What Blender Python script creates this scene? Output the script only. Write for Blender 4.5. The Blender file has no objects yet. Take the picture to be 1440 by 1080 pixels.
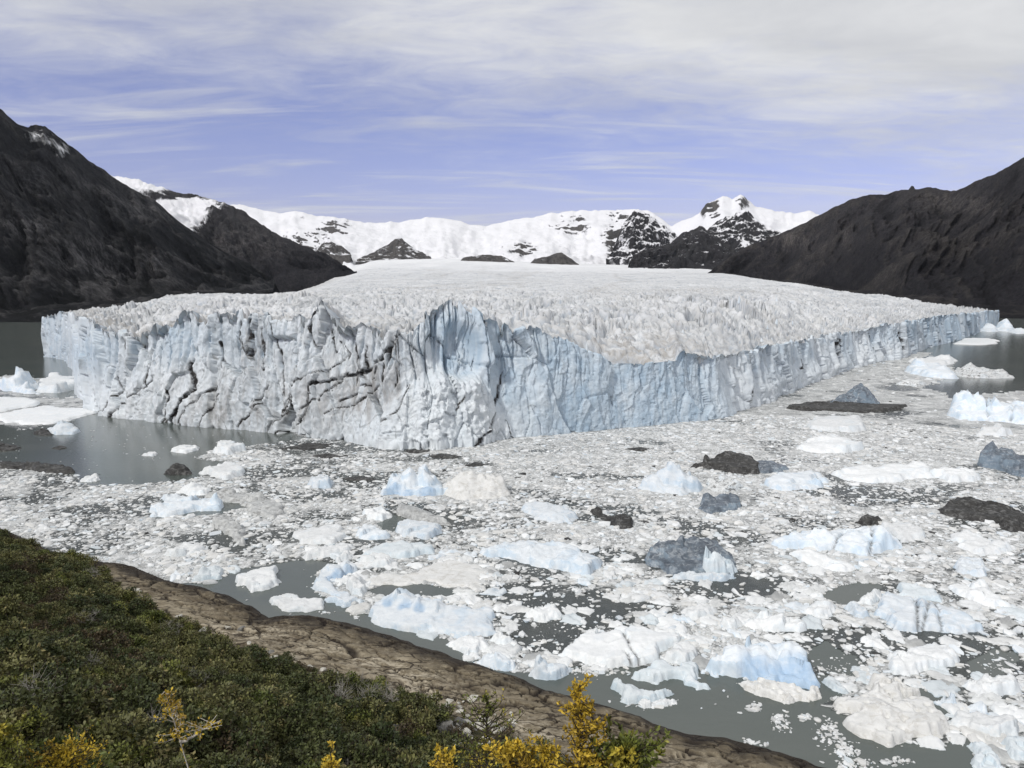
import bpy, bmesh, math, random
import numpy as np
from mathutils import Vector, Matrix

random.seed(7)
RNG = np.random.default_rng(11)
SC = bpy.context.scene
COL = SC.collection

# ------------------------------------------------------------------ camera
CAM_H = 70.0
F_PX = 1040.0
PITCH = math.atan(130.0 / F_PX)
cam_d = bpy.data.cameras.new('camera')
cam = bpy.data.objects.new('camera', cam_d)
COL.objects.link(cam)
cam_d.sensor_width = 36.0
cam_d.lens = 36.0 * F_PX / 1440.0
cam_d.clip_start = 0.2
cam_d.clip_end = 80000.0
cam.location = (0, 0, CAM_H)
cam.rotation_euler = (math.pi / 2 - PITCH, 0, 0)
SC.camera = cam

# ------------------------------------------------------------------ world, sun, exposure
SUN_DIR = Vector((-0.46, -0.54, 0.66)).normalized()
world = bpy.data.worlds.new('World')
SC.world = world
world.use_nodes = True
SC.view_settings.view_transform = 'Standard'
SC.view_settings.look = 'None'
SC.view_settings.exposure = -0.08
SC.view_settings.gamma = 1.0
SC.view_settings.use_curve_mapping = False


def build_world():
    nt = world.node_tree
    nt.nodes.clear()
    N, L = nt.nodes.new, nt.links.new
    out = N('ShaderNodeOutputWorld')
    bg = N('ShaderNodeBackground')
    bg.inputs['Strength'].default_value = 0.098
    L(bg.outputs[0], out.inputs[0])
    sky = N('ShaderNodeTexSky')
    sky.sky_type = 'NISHITA'
    sky.sun_disc = False
    sky.sun_elevation = math.asin(SUN_DIR.z)
    sky.sun_rotation = math.atan2(SUN_DIR.x, SUN_DIR.y)
    sky.altitude = 300.0
    sky.dust_density = 1.5
    tc = N('ShaderNodeTexCoord')
    sep = N('ShaderNodeSeparateXYZ')
    L(tc.outputs['Generated'], sep.inputs[0])

    def M(op, a, b=None, c=None, clamp=False):
        n = N('ShaderNodeMath')
        n.operation = op
        n.use_clamp = clamp
        for i, v in enumerate((a, b, c)):
            if v is None:
                continue
            if isinstance(v, (int, float)):
                n.inputs[i].default_value = v
            else:
                L(v, n.inputs[i])
        return n.outputs[0]

    def ramp(v, a, b):
        n = N('ShaderNodeMapRange')
        n.interpolation_type = 'SMOOTHSTEP'
        n.inputs['From Min'].default_value = a
        n.inputs['From Max'].default_value = b
        L(v, n.inputs['Value'])
        return n.outputs[0]

    z = M('MAXIMUM', sep.outputs['Z'], 0.0)
    den = M('ADD', z, 0.10)
    cx = M('DIVIDE', sep.outputs['X'], den)
    cy = M('DIVIDE', sep.outputs['Y'], den)
    cv = N('ShaderNodeCombineXYZ')
    L(cx, cv.inputs[0]); L(cy, cv.inputs[1])

    def noise(scale, sx, sy, detail, rough, rot=0.0, dist=0.0, off=(0, 0, 0)):
        mp = N('ShaderNodeMapping')
        mp.inputs['Scale'].default_value = (sx, sy, 1)
        mp.inputs['Rotation'].default_value = (0, 0, rot)
        mp.inputs['Location'].default_value = off
        L(cv.outputs[0], mp.inputs['Vector'])
        n = N('ShaderNodeTexNoise')
        n.inputs['Scale'].default_value = scale
        n.inputs['Detail'].default_value = detail
        n.inputs['Roughness'].default_value = rough
        n.inputs['Distortion'].default_value = dist
        L(mp.outputs[0], n.inputs['Vector'])
        return n.outputs['Fac']

    broad = noise(0.55, 1.0, 1.0, 5, 0.55, 0.15, 0.4, (3.1, 0.4, 0))
    rip = noise(3.2, 1.0, 1.7, 9, 0.66, 0.25, 0.5, (0.3, 7.0, 0))
    streak = noise(1.3, 0.55, 2.6, 8, 0.62, -0.16, 0.7, (5.5, 2.2, 0))
    # a veil of high cloud: thin over the ice field, closing overhead and to the north
    elev = ramp(sep.outputs['Z'], 0.10, 0.36)
    right = ramp(sep.outputs['X'], 0.02, 0.62)
    low = ramp(sep.outputs['Z'], 0.13, -0.01)
    cov = M('ADD', M('MULTIPLY', elev, 0.86), M('MULTIPLY', right, 0.40))
    cov = M('ADD', cov, M('MULTIPLY', M('SUBTRACT', broad, 0.5), 0.9))
    cov = M('ADD', cov, M('MULTIPLY', M('SUBTRACT', rip, 0.5), 0.75))
    c1 = ramp(cov, 0.12, 1.0)
    st = M('MULTIPLY', ramp(streak, 0.44, 0.78), 0.75)
    c2 = M('MAXIMUM', c1, st)
    c3 = M('ADD', c2, M('MULTIPLY', low, 0.55), clamp=True)
    base = N('ShaderNodeMix'); base.data_type = 'RGBA'; base.blend_type = 'MULTIPLY'
    base.inputs['Factor'].default_value = 1.0
    L(sky.outputs[0], base.inputs['A'])
    base.inputs['B'].default_value = (1.34, 1.10, 1.42, 1)
    cl = N('ShaderNodeMix'); cl.data_type = 'RGBA'
    shade = ramp(noise(1.1, 0.8, 1.6, 6, 0.6, 0.1, 0.3, (9, 1, 0)), 0.30, 0.72)
    L(shade, cl.inputs['Factor'])
    cl.inputs['A'].default_value = (6.6, 6.75, 7.1, 1)
    cl.inputs['B'].default_value = (8.5, 8.6, 8.75, 1)
    mx = N('ShaderNodeMix'); mx.data_type = 'RGBA'
    L(c3, mx.inputs['Factor'])
    L(base.outputs['Result'], mx.inputs['A'])
    L(cl.outputs['Result'], mx.inputs['B'])
    L(mx.outputs['Result'], bg.inputs['Color'])


build_world()
sun_d = bpy.data.lights.new('sun', 'SUN')
sun_d.energy = 2.3
sun_d.angle = math.radians(5)
sun_d.color = (1.0, 0.98, 0.945)
sun = bpy.data.objects.new('sun', sun_d)
COL.objects.link(sun)
sun.rotation_euler = SUN_DIR.to_track_quat('Z', 'Y').to_euler()
sun.location = (-200, -100, 400)

# ------------------------------------------------------------------ view geometry (where things stand)
_cp, _sp = math.cos(PITCH), math.sin(PITCH)


def ray(px, py):
    px = np.asarray(px, float); py = np.asarray(py, float)
    a = (px - 720) / F_PX
    b = -(py - 540) / F_PX
    return np.stack([a, _cp + b * _sp, -_sp + b * _cp], -1)


def ground(px, py, z=0.0):
    r = ray(px, py)
    t = (z - CAM_H) / r[..., 2]
    p = r * t[..., None]
    p[..., 2] += CAM_H
    return p


def at(px, py, Y):
    r = ray(px, py)
    t = np.asarray(Y, float) / r[..., 1]
    p = r * t[..., None]
    p[..., 2] += CAM_H
    return p


def proj(P):
    P = np.asarray(P, float)
    x, y, z = P[..., 0], P[..., 1], P[..., 2] - CAM_H
    f = y * _cp - z * _sp
    u = y * _sp + z * _cp
    return 720 + F_PX * x / f, 540 - F_PX * u / f


# ------------------------------------------------------------------ noise
def _h(ix, iy, seed):
    n = (ix.astype(np.uint32) * np.uint32(374761393) + iy.astype(np.uint32) * np.uint32(668265263)
         + np.uint32((seed * 974634777) & 0xffffffff))
    n = (n ^ (n >> np.uint32(13))) * np.uint32(1274126177)
    n = (n ^ (n >> np.uint32(15))) * np.uint32(2246822519)
    n ^= n >> np.uint32(16)
    return n.astype(np.float64) / 4294967296.0


def gn(x, y, seed=0):
    x, y = np.broadcast_arrays(np.asarray(x, float), np.asarray(y, float))
    ix = np.floor(x).astype(np.int64); iy = np.floor(y).astype(np.int64)
    fx = x - ix; fy = y - iy
    u = fx * fx * fx * (fx * (fx * 6 - 15) + 10)
    v = fy * fy * fy * (fy * (fy * 6 - 15) + 10)
    r = []
    for dx, dy in ((0, 0), (1, 0), (0, 1), (1, 1)):
        a = _h(ix + dx, iy + dy, seed) * 2 * math.pi
        r.append(np.cos(a) * (fx - dx) + np.sin(a) * (fy - dy))
    return 1.5 * ((r[0] * (1 - u) + r[1] * u) * (1 - v) + (r[2] * (1 - u) + r[3] * u) * v)


def fbm(x, y, o=4, seed=0, g=0.5):
    s = 0; a = 1; f = 1
    for i in range(o):
        s = s + a * gn(np.asarray(x) * f + 17.3 * i, np.asarray(y) * f - 9.1 * i, seed + i)
        a *= g; f *= 2.03
    return s


def rid(x, y, o=4, seed=0, g=0.5):
    s = 0; a = 1; f = 1; t = 0
    for i in range(o):
        s = s + a * (1 - np.abs(gn(np.asarray(x) * f + 7.7 * i, np.asarray(y) * f + 3.3 * i, seed + i)) * 1.6)
        t += a; a *= g; f *= 2.07
    return s / t


def worley(x, y, seed=0):
    x, y = np.broadcast_arrays(np.asarray(x, float), np.asarray(y, float))
    ix = np.floor(x).astype(np.int64); iy = np.floor(y).astype(np.int64)
    f1 = np.full(x.shape, 9.0); f2 = np.full(x.shape, 9.0); cid = np.zeros(x.shape)
    for dx in (-1, 0, 1):
        for dy in (-1, 0, 1):
            jx, jy = ix + dx, iy + dy
            qx = jx + _h(jx, jy, seed); qy = jy + _h(jx, jy, seed + 51)
            d = np.hypot(x - qx, y - qy)
            c = _h(jx, jy, seed + 97)
            n1 = d < f1
            f2 = np.where(n1, f1, np.minimum(f2, d))
            cid = np.where(n1, c, cid)
            f1 = np.where(n1, d, f1)
    return f1, f2, cid


def facets(x, y, seed=0, tilt=1.0, step=1.0):
    """broken planes: every cell is a tilted flat piece; returns height and distance to the cell edge"""
    x, y = np.broadcast_arrays(np.asarray(x, float), np.asarray(y, float))
    ix = np.floor(x).astype(np.int64); iy = np.floor(y).astype(np.int64)
    f1 = np.full(x.shape, 9.0); f2 = np.full(x.shape, 9.0); h = np.zeros(x.shape)
    for dx in (-1, 0, 1):
        for dy in (-1, 0, 1):
            jx, jy = ix + dx, iy + dy
            qx = x - jx - _h(jx, jy, seed); qy = y - jy - _h(jx, jy, seed + 51)
            d = np.hypot(qx, qy)
            hh = step * (_h(jx, jy, seed + 97) - 0.5) + tilt * ((_h(jx, jy, seed + 131) - 0.5) * qx + (_h(jx, jy, seed + 163) - 0.5) * qy)
            n1 = d < f1
            f2 = np.where(n1, f1, np.minimum(f2, d))
            h = np.where(n1, hh, h)
            f1 = np.where(n1, d, f1)
    return h, f2 - f1


def sm(a, b, x):
    t = np.clip((np.asarray(x, float) - a) / (b - a), 0, 1)
    return t * t * (3 - 2 * t)


def inpoly(x, y, poly):
    inside = np.zeros(np.shape(x), bool)
    n = len(poly)
    for i in range(n):
        x0, y0 = poly[i]; x1, y1 = poly[(i + 1) % n]
        if y0 == y1:
            continue
        c = ((y0 > y) != (y1 > y)) & (x < (x1 - x0) * (y - y0) / (y1 - y0) + x0)
        inside ^= c
    return inside


def seg_dist(x, y, pts, closed=False):
    d = np.full(np.shape(x), 1e18)
    n = len(pts)
    for i in range(n if closed else n - 1):
        x0, y0 = pts[i]; x1, y1 = pts[(i + 1) % n]
        dx, dy = x1 - x0, y1 - y0
        L2 = dx * dx + dy * dy + 1e-12
        t = np.clip(((x - x0) * dx + (y - y0) * dy) / L2, 0, 1)
        d = np.minimum(d, (x - x0 - t * dx) ** 2 + (y - y0 - t * dy) ** 2)
    return np.sqrt(d)


# ------------------------------------------------------------------ mesh helpers
def np_mesh(name, V, Q, attrs=None, smooth=True):
    """V (n,3), Q (m,k) faces with k corners"""
    me = bpy.data.meshes.new(name)
    V = np.asarray(V, np.float32); Q = np.asarray(Q, np.int32)
    k = Q.shape[1]
    me.vertices.add(len(V)); me.vertices.foreach_set('co', V.ravel())
    me.loops.add(Q.size); me.loops.foreach_set('vertex_index', Q.ravel())
    me.polygons.add(len(Q))
    me.polygons.foreach_set('loop_start', np.arange(len(Q), dtype=np.int32) * k)
    me.update(calc_edges=True)
    me.validate()
    if smooth:
        me.polygons.foreach_set('use_smooth', np.ones(len(me.polygons), bool))
    for an, A in (attrs or {}).items():
        a = me.attributes.new(an, 'FLOAT', 'POINT')
        a.data.foreach_set('value', np.asarray(A, np.float32).ravel())
    return me


def grid_quads(n, m, keep=None, flip=False):
    i = np.arange(n - 1)[:, None] * m + np.arange(m - 1)[None, :]
    q = np.stack([i, i + m, i + m + 1, i + 1], -1)
    if flip:
        q = q[..., ::-1]
    if keep is not None:
        q = q[keep]
    return q.reshape(-1, 4)


def compact(V, Q, attrs):
    used = np.unique(Q)
    mp = np.full(len(V), -1); mp[used] = np.arange(len(used))
    return V[used], mp[Q], {k: np.asarray(a).ravel()[used] for k, a in attrs.items()}


def link(name, me, mat=None, parent=None, loc=None):
    o = bpy.data.objects.new(name, me)
    COL.objects.link(o)
    if mat is not None and me is not None and not me.materials:
        me.materials.append(mat)
    if parent:
        o.parent = parent
    if loc is not None:
        o.location = loc
    return o


def tag(o, label=None, cat=None, group=None, kind=None):
    if label: o['label'] = label
    if cat: o['category'] = cat
    if group: o['group'] = group
    if kind: o['kind'] = kind
    return o


# ------------------------------------------------------------------ materials
class NB:
    def __init__(self, name):
        self.m = bpy.data.materials.new(name)
        self.m.use_nodes = True
        self.nt = self.m.node_tree
        self.b = self.nt.nodes['Principled BSDF']
        self.out = self.nt.nodes['Material Output']
        self.co = None

    def N(self, t):
        return self.nt.nodes.new(t)

    def L(self, a, b):
        self.nt.links.new(a, b)

    def obj(self):
        if self.co is None:
            self.co = self.N('ShaderNodeTexCoord').outputs['Object']
        return self.co

    def geo(self):
        return self.N('ShaderNodeNewGeometry')

    def math(self, op, a, b=0.0, clamp=False):
        n = self.N('ShaderNodeMath'); n.operation = op; n.use_clamp = clamp
        for i, v in enumerate((a, b)):
            if isinstance(v, (int, float)):
                n.inputs[i].default_value = v
            else:
                self.L(v, n.inputs[i])
        return n.outputs[0]

    def noise(self, scale, detail=6, rough=0.6, stretch=(1, 1, 1), dist=0.0, rot=(0, 0, 0), vec=None):
        n = self.N('ShaderNodeTexNoise')
        n.inputs['Scale'].default_value = scale
        n.inputs['Detail'].default_value = detail
        n.inputs['Roughness'].default_value = rough
        n.inputs['Distortion'].default_value = dist
        mp = self.N('ShaderNodeMapping')
        mp.inputs['Scale'].default_value = stretch
        mp.inputs['Rotation'].default_value = rot
        self.L(vec or self.obj(), mp.inputs[0])
        self.L(mp.outputs[0], n.inputs['Vector'])
        return n.outputs['Fac']

    def vor(self, scale, feature='DISTANCE_TO_EDGE', stretch=(1, 1, 1)):
        n = self.N('ShaderNodeTexVoronoi')
        n.feature = feature
        n.inputs['Scale'].default_value = scale
        mp = self.N('ShaderNodeMapping')
        mp.inputs['Scale'].default_value = stretch
        self.L(self.obj(), mp.inputs[0])
        self.L(mp.outputs[0], n.inputs['Vector'])
        return n.outputs['Distance']

    def map(self, v, a, b, c=0.0, d=1.0):
        n = self.N('ShaderNodeMapRange')
        n.interpolation_type = 'SMOOTHSTEP'
        n.inputs[1].default_value = a; n.inputs[2].default_value = b
        n.inputs[3].default_value = c; n.inputs[4].default_value = d
        self.L(v, n.inputs[0])
        return n.outputs[0]

    def attr(self, name):
        n = self.N('ShaderNodeAttribute'); n.attribute_name = name
        return n.outputs['Fac']

    def rnd(self):
        return self.N('ShaderNodeObjectInfo').outputs['Random']

    def mix(self, f, a, b, mode='MIX'):
        n = self.N('ShaderNodeMix'); n.data_type = 'RGBA'; n.blend_type = mode
        for s, v in (('Factor', f), ('A', a), ('B', b)):
            if isinstance(v, (int, float)):
                n.inputs[s].default_value = v
            elif isinstance(v, tuple):
                n.inputs[s].default_value = (*v, 1)
            else:
                self.L(v, n.inputs[s])
        return n.outputs['Result']

    def color(self, c):
        if isinstance(c, tuple):
            self.b.inputs['Base Color'].default_value = (*c, 1)
        else:
            self.L(c, self.b.inputs['Base Color'])

    def bump(self, h, strength, dist, prev=None):
        n = self.N('ShaderNodeBump')
        n.inputs['Strength'].default_value = strength
        n.inputs['Distance'].default_value = dist
        self.L(h, n.inputs['Height'])
        if prev is not None:
            self.L(prev, n.inputs['Normal'])
        self.L(n.outputs[0], self.b.inputs['Normal'])
        return n.outputs[0]

    def done(self, rough=0.6, spec=0.3):
        if rough is not None:
            self.b.inputs['Roughness'].default_value = rough
        self.b.inputs['Specular IOR Level'].default_value = spec
        return self.m


def mat_water():
    n = NB('glacial_lake_water')
    a = n.noise(0.012, 4, 0.5, (1, 2.2, 1))
    n.color(n.mix(n.map(a, 0.35, 0.7), (0.080, 0.095, 0.086), (0.105, 0.116, 0.103)))
    b1 = n.noise(0.35, 5, 0.6, (1, 1.8, 1))
    b2 = n.noise(1.7, 4, 0.6, (1, 1.6, 1))
    p = n.bump(b1, 0.14, 0.4)
    n.bump(b2, 0.16, 0.08, p)
    return n.done(0.15, 0.5)


def mat_wall():
    n = NB('glacier_wall_ice')
    big = n.noise(0.035, 6, 0.6)
    fine = n.noise(0.35, 8, 0.65)
    streak = n.noise(0.22, 7, 0.62, (1, 1, 0.16), 0.4)
    c = n.mix(n.map(big, 0.3, 0.72), (0.66, 0.705, 0.735), (0.80, 0.825, 0.83))
    c = n.mix(n.map(fine, 0.42, 0.70, 0, 0.5), c, (0.54, 0.59, 0.625))
    # clear blue ice where blocks broke away
    bl = n.attr('blue')
    bv = n.mix(n.map(streak, 0.32, 0.72), (0.36, 0.47, 0.57), (0.53, 0.615, 0.68))
    bf = n.math('MULTIPLY', bl, n.map(n.noise(0.09, 6, 0.6), 0.22, 0.62, 0.45, 1.0), True)
    c = n.mix(bf, c, bv)
    # grey silt smeared over the ice
    g = n.math('MULTIPLY', n.attr('grey'), n.map(n.noise(0.16, 8, 0.7, (1, 1, 0.4), 0.6), 0.34, 0.68), True)
    c = n.mix(g, c, (0.36, 0.355, 0.345))
    # silt-filled seams
    d = n.math('MULTIPLY', n.attr('dirt'), n.map(n.noise(0.5, 6, 0.7), 0.3, 0.6, 0.5, 1.4), True)
    c = n.mix(d, c, (0.03, 0.027, 0.025))
    n.color(c)
    p = n.bump(n.noise(0.3, 9, 0.66, (1, 1, 0.35)), 0.35, 0.8)
    n.bump(n.noise(1.1, 6, 0.65, (1, 1, 0.6)), 0.4, 0.3, p)
    return n.done(0.55, 0.35)


def mat_top():
    n = NB('glacier_surface_ice')
    big = n.noise(0.006, 6, 0.6)
    mid = n.noise(0.05, 8, 0.7)
    c = n.mix(n.map(big, 0.3, 0.7), (0.585, 0.60, 0.61), (0.735, 0.745, 0.75))
    c = n.mix(n.map(mid, 0.40, 0.72, 0, 0.6), c, (0.50, 0.49, 0.47))
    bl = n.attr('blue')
    c = n.mix(bl, c, (0.22, 0.27, 0.33))  # blue ice in the crevasses, with their shade painted into the dark colour
    g = n.math('MULTIPLY', n.attr('grey'), n.map(n.noise(0.13, 8, 0.7, dist=0.8), 0.38, 0.66), True)
    c = n.mix(g, c, (0.33, 0.30, 0.26))
    # crevasse shade painted into the colour as dark streaks, near and far
    sp = n.map(n.noise(0.16, 5, 0.75, (1.0, 0.35, 1), 0.5, (0, 0, 0.5)), 0.60, 0.70, 0, 0.5)
    c = n.mix(sp, c, (0.25, 0.265, 0.285))
    sp2 = n.map(n.noise(0.055, 6, 0.8, (1.0, 0.3, 1), 0.6, (0, 0, 0.4)), 0.60, 0.70, 0, 0.35)
    c = n.mix(sp2, c, (0.25, 0.255, 0.26))
    sp3 = n.map(n.noise(0.020, 6, 0.75, (1.0, 0.4, 1), 0.5, (0, 0, 0.4)), 0.50, 0.64, 0, 0.45)
    c = n.mix(sp3, c, (0.40, 0.415, 0.43))
    sn = n.attr('snow')
    c = n.mix(sn, c, n.mix(n.map(n.noise(0.004, 6, 0.65, (1, 0.15, 1)), 0.35, 0.65), (0.74, 0.745, 0.75), (0.85, 0.85, 0.85)))
    n.color(c)
    p = n.bump(n.noise(0.12, 8, 0.7), 0.4, 2.0)
    n.bump(n.noise(0.6, 6, 0.65), 0.3, 0.5, p)
    return n.done(0.65, 0.2)


def mat_ice(name, a, b, blue=(0.50, 0.66, 0.78), bluef=0.35, dirt=None, dirtf=0.0, scale=0.6, rough=0.5):
    n = NB(name)
    f = n.noise(scale, 7, 0.65)
    c = n.mix(n.map(f, 0.32, 0.7), a, b)
    if bluef > 0:
        # fresh fracture faces are clear blue ice
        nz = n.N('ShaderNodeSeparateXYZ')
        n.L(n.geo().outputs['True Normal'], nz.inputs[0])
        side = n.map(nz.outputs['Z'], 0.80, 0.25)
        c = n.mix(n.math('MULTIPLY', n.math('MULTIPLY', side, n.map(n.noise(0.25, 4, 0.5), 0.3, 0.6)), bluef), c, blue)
        c = n.mix(n.math('MULTIPLY', n.map(n.noise(0.18, 4, 0.55, dist=0.5), 0.52, 0.7), bluef * 0.7), c, blue)
    if dirt:
        d = n.math('MULTIPLY', n.map(n.noise(0.45, 8, 0.72, (1, 1, 2.0), 0.8), 0.50, 0.62), dirtf)
        c = n.mix(d, c, dirt)
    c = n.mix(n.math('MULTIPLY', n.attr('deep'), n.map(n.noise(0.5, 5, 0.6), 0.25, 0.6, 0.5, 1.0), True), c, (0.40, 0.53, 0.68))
    sa = n.attr('seam')
    c = n.mix(sa, c, (0.06, 0.06, 0.06))
    r = n.math('ADD', n.math('MULTIPLY', n.rnd(), 0.16), 0.88)
    hsv = n.N('ShaderNodeHueSaturation')
    n.L(r, hsv.inputs['Value']); n.L(c, hsv.inputs['Color'])
    n.color(hsv.outputs[0])
    p = n.bump(n.noise(1.1, 8, 0.7), 0.4, 0.3)
    n.bump(n.noise(4.5, 5, 0.65), 0.35, 0.1, p)
    return n.done(rough, 0.35)


def mat_slush():
    n = NB('slush_of_fine_brash')
    f = n.noise(0.9, 8, 0.72)
    g = n.noise(0.05, 6, 0.6, (1, 1.4, 1))
    c = n.mix(n.map(f, 0.3, 0.68), (0.54, 0.545, 0.535), (0.77, 0.775, 0.76))
    c = n.mix(n.map(g, 0.42, 0.72, 0, 0.3), c, (0.56, 0.555, 0.53))
    # water between the crumbs
    v = n.vor(0.62, stretch=(1, 1.25, 1))
    v2 = n.vor(1.7, stretch=(1, 1.25, 1))
    dens = n.attr('dens')
    gap = n.map(v, 0.09, 0.02, 0, 0.85)
    gap2 = n.map(v2, 0.08, 0.02, 0, 0.6)
    pat = n.noise(0.22, 7, 0.7, (1, 1.8, 1), 0.6)
    hole = n.math('SUBTRACT', n.math('ADD', pat, 0.30), n.math('MULTIPLY', dens, 0.62))
    hole = n.map(hole, 0.20, 0.34)
    w = n.math('MAXIMUM', hole, n.math('MULTIPLY', n.math('MAXIMUM', gap, gap2), n.map(n.noise(0.12, 5, 0.65), 0.36, 0.62, 0.10, 0.9)), True)
    c = n.mix(w, c, (0.055, 0.062, 0.058))
    n.color(c)
    rr = n.N('ShaderNodeMapRange'); rr.inputs[3].default_value = 0.7; rr.inputs[4].default_value = 0.2
    n.L(w, rr.inputs[0]); n.L(rr.outputs[0], n.b.inputs['Roughness'])
    hgt = n.math('SUBTRACT', f, n.math('MULTIPLY', w, 0.8))
    n.bump(hgt, 0.8, 0.45)
    return n.done(None, 0.35)


def mat_mountain(name, low, mid, high, snow=(0.84, 0.84, 0.85), scree=(0.20, 0.185, 0.18), sc=1.0):
    n = NB(name)
    f = n.noise(0.004 * sc, 8, 0.65)
    g = n.noise(0.02 * sc, 8, 0.72, (1, 1, 0.5))
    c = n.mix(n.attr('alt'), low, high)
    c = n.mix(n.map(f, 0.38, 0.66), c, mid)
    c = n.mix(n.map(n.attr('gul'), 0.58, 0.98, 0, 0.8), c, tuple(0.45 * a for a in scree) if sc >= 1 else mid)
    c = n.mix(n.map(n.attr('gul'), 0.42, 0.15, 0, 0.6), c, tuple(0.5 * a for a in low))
    c = n.mix(n.math('MULTIPLY', n.attr('scree'), n.map(g, 0.40, 0.62), True), c, scree)
    c = n.mix(n.map(n.noise(0.03 * sc, 8, 0.75), 0.5, 0.75, 0, 0.5), c, (0.02, 0.02, 0.02))
    c = n.mix(n.map(n.noise(0.085 * sc, 6, 0.8), 0.40, 0.62, 0.55, 0.0), c, (0.012, 0.012, 0.013))
    c = n.mix(n.map(n.noise(0.05 * sc, 7, 0.8, (1, 1, 0.4), 0.4), 0.56, 0.70, 0, 0.5), c, tuple(0.5 * a for a in scree))
    s = n.math('ADD', n.attr('snow'), n.math('MULTIPLY', n.math('SUBTRACT', g, 0.5), 1.5))
    s = n.map(s, 0.36, 0.60)
    c = n.mix(s, c, snow)
    n.color(c)
    inv = n.math('SUBTRACT', 1.0, n.math('MULTIPLY', s, 0.8))
    h = n.math('MULTIPLY', n.noise(0.012 * sc, 9, 0.72, (1, 1, 0.6)), inv)
    p = n.bump(h, 1.0, 90.0 / sc)
    n.bump(n.noise(0.06 * sc, 6, 0.7), 0.45, 8.0 / sc, p)
    return n.done(0.9, 0.05)


def mat_land():
    n = NB('hillside_soil_and_rock')
    f = n.noise(0.10, 8, 0.68)
    g = n.noise(0.9, 9, 0.72)
    rock = n.mix(n.map(f, 0.32, 0.66), (0.115, 0.090, 0.060), (0.235, 0.195, 0.132))
    rock = n.mix(n.map(g, 0.50, 0.66, 0, 0.75), rock, (0.36, 0.31, 0.22))
    rock = n.mix(n.map(n.noise(2.2, 7, 0.75), 0.56, 0.70, 0, 0.8), rock, (0.035, 0.026, 0.02))
    pale = n.math('MULTIPLY', n.attr('pale'), n.map(n.noise(0.35, 8, 0.75, (1, 1.5, 1)), 0.44, 0.56), True)
    rock = n.mix(pale, rock, (0.46, 0.40, 0.30))
    wv = n.N('ShaderNodeVectorMath'); wv.operation = 'MULTIPLY_ADD'
    nz = n.N('ShaderNodeTexNoise'); nz.inputs['Scale'].default_value = 0.25; nz.inputs['Detail'].default_value = 5
    n.L(n.obj(), nz.inputs['Vector'])
    n.L(nz.outputs['Color'], wv.inputs[0]); wv.inputs[1].default_value = (5, 5, 5); n.L(n.obj(), wv.inputs[2])
    mp = n.N('ShaderNodeMapping'); mp.inputs['Rotation'].default_value = (0, 0, 0.48); mp.inputs['Scale'].default_value = (0.11, 0.42, 0.2)
    n.L(wv.outputs[0], mp.inputs[0])
    vo = n.N('ShaderNodeTexVoronoi'); vo.feature = 'DISTANCE_TO_EDGE'; vo.inputs['Scale'].default_value = 1.0
    n.L(mp.outputs[0], vo.inputs['Vector'])
    joint = n.math('MULTIPLY', n.map(vo.outputs['Distance'], 0.055, 0.012), n.map(n.noise(0.12, 4, 0.6), 0.36, 0.56, 0.2, 1.0))
    rock = n.mix(n.math('MULTIPLY', joint, 0.85), rock, (0.03, 0.022, 0.016))
    rock = n.mix(n.math('MULTIPLY', n.attr('crack'), 0.92, True), rock, (0.022, 0.016, 0.012))
    wet = n.attr('wet')
    rock = n.mix(wet, rock, (0.026, 0.021, 0.018))
    soil = n.mix(n.map(g, 0.35, 0.65), (0.036, 0.036, 0.016), (0.085, 0.072, 0.036))
    c = n.mix(n.attr('veg'), rock, soil)
    n.color(c)
    p = n.bump(n.math('SUBTRACT', n.noise(0.7, 9, 0.72), joint), 0.8, 0.4)
    n.bump(n.noise(5.0, 6, 0.7), 0.5, 0.08, p)
    return n.done(0.85, 0.15)


def mat_leaf(name, cols, val=(0.75, 1.05)):
    n = NB(name)
    r = n.rnd()
    c = n.mix(n.map(r, 0.0, 1.0), cols[0], cols[1])
    if len(cols) > 2:
        c = n.mix(n.map(n.noise(1.6, 3, 0.6), 0.48, 0.66), c, cols[2])
    la = n.attr('leaf')
    hsv = n.N('ShaderNodeHueSaturation')
    n.L(n.math('ADD', n.math('MULTIPLY', la, val[1]), val[0]), hsv.inputs['Value'])
    n.L(c, hsv.inputs['Color'])
    n.color(hsv.outputs[0])
    return n.done(0.55, 0.25)


def mat_plain(name, a, b, scale=3.0, rough=0.8, bump=0.4, dist=0.05):
    n = NB(name)
    c = n.mix(n.map(n.noise(scale, 7, 0.7), 0.35, 0.66), a, b)
    n.color(c)
    n.bump(n.noise(scale * 2.5, 7, 0.7), bump, dist)
    return n.done(rough, 0.2)


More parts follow.
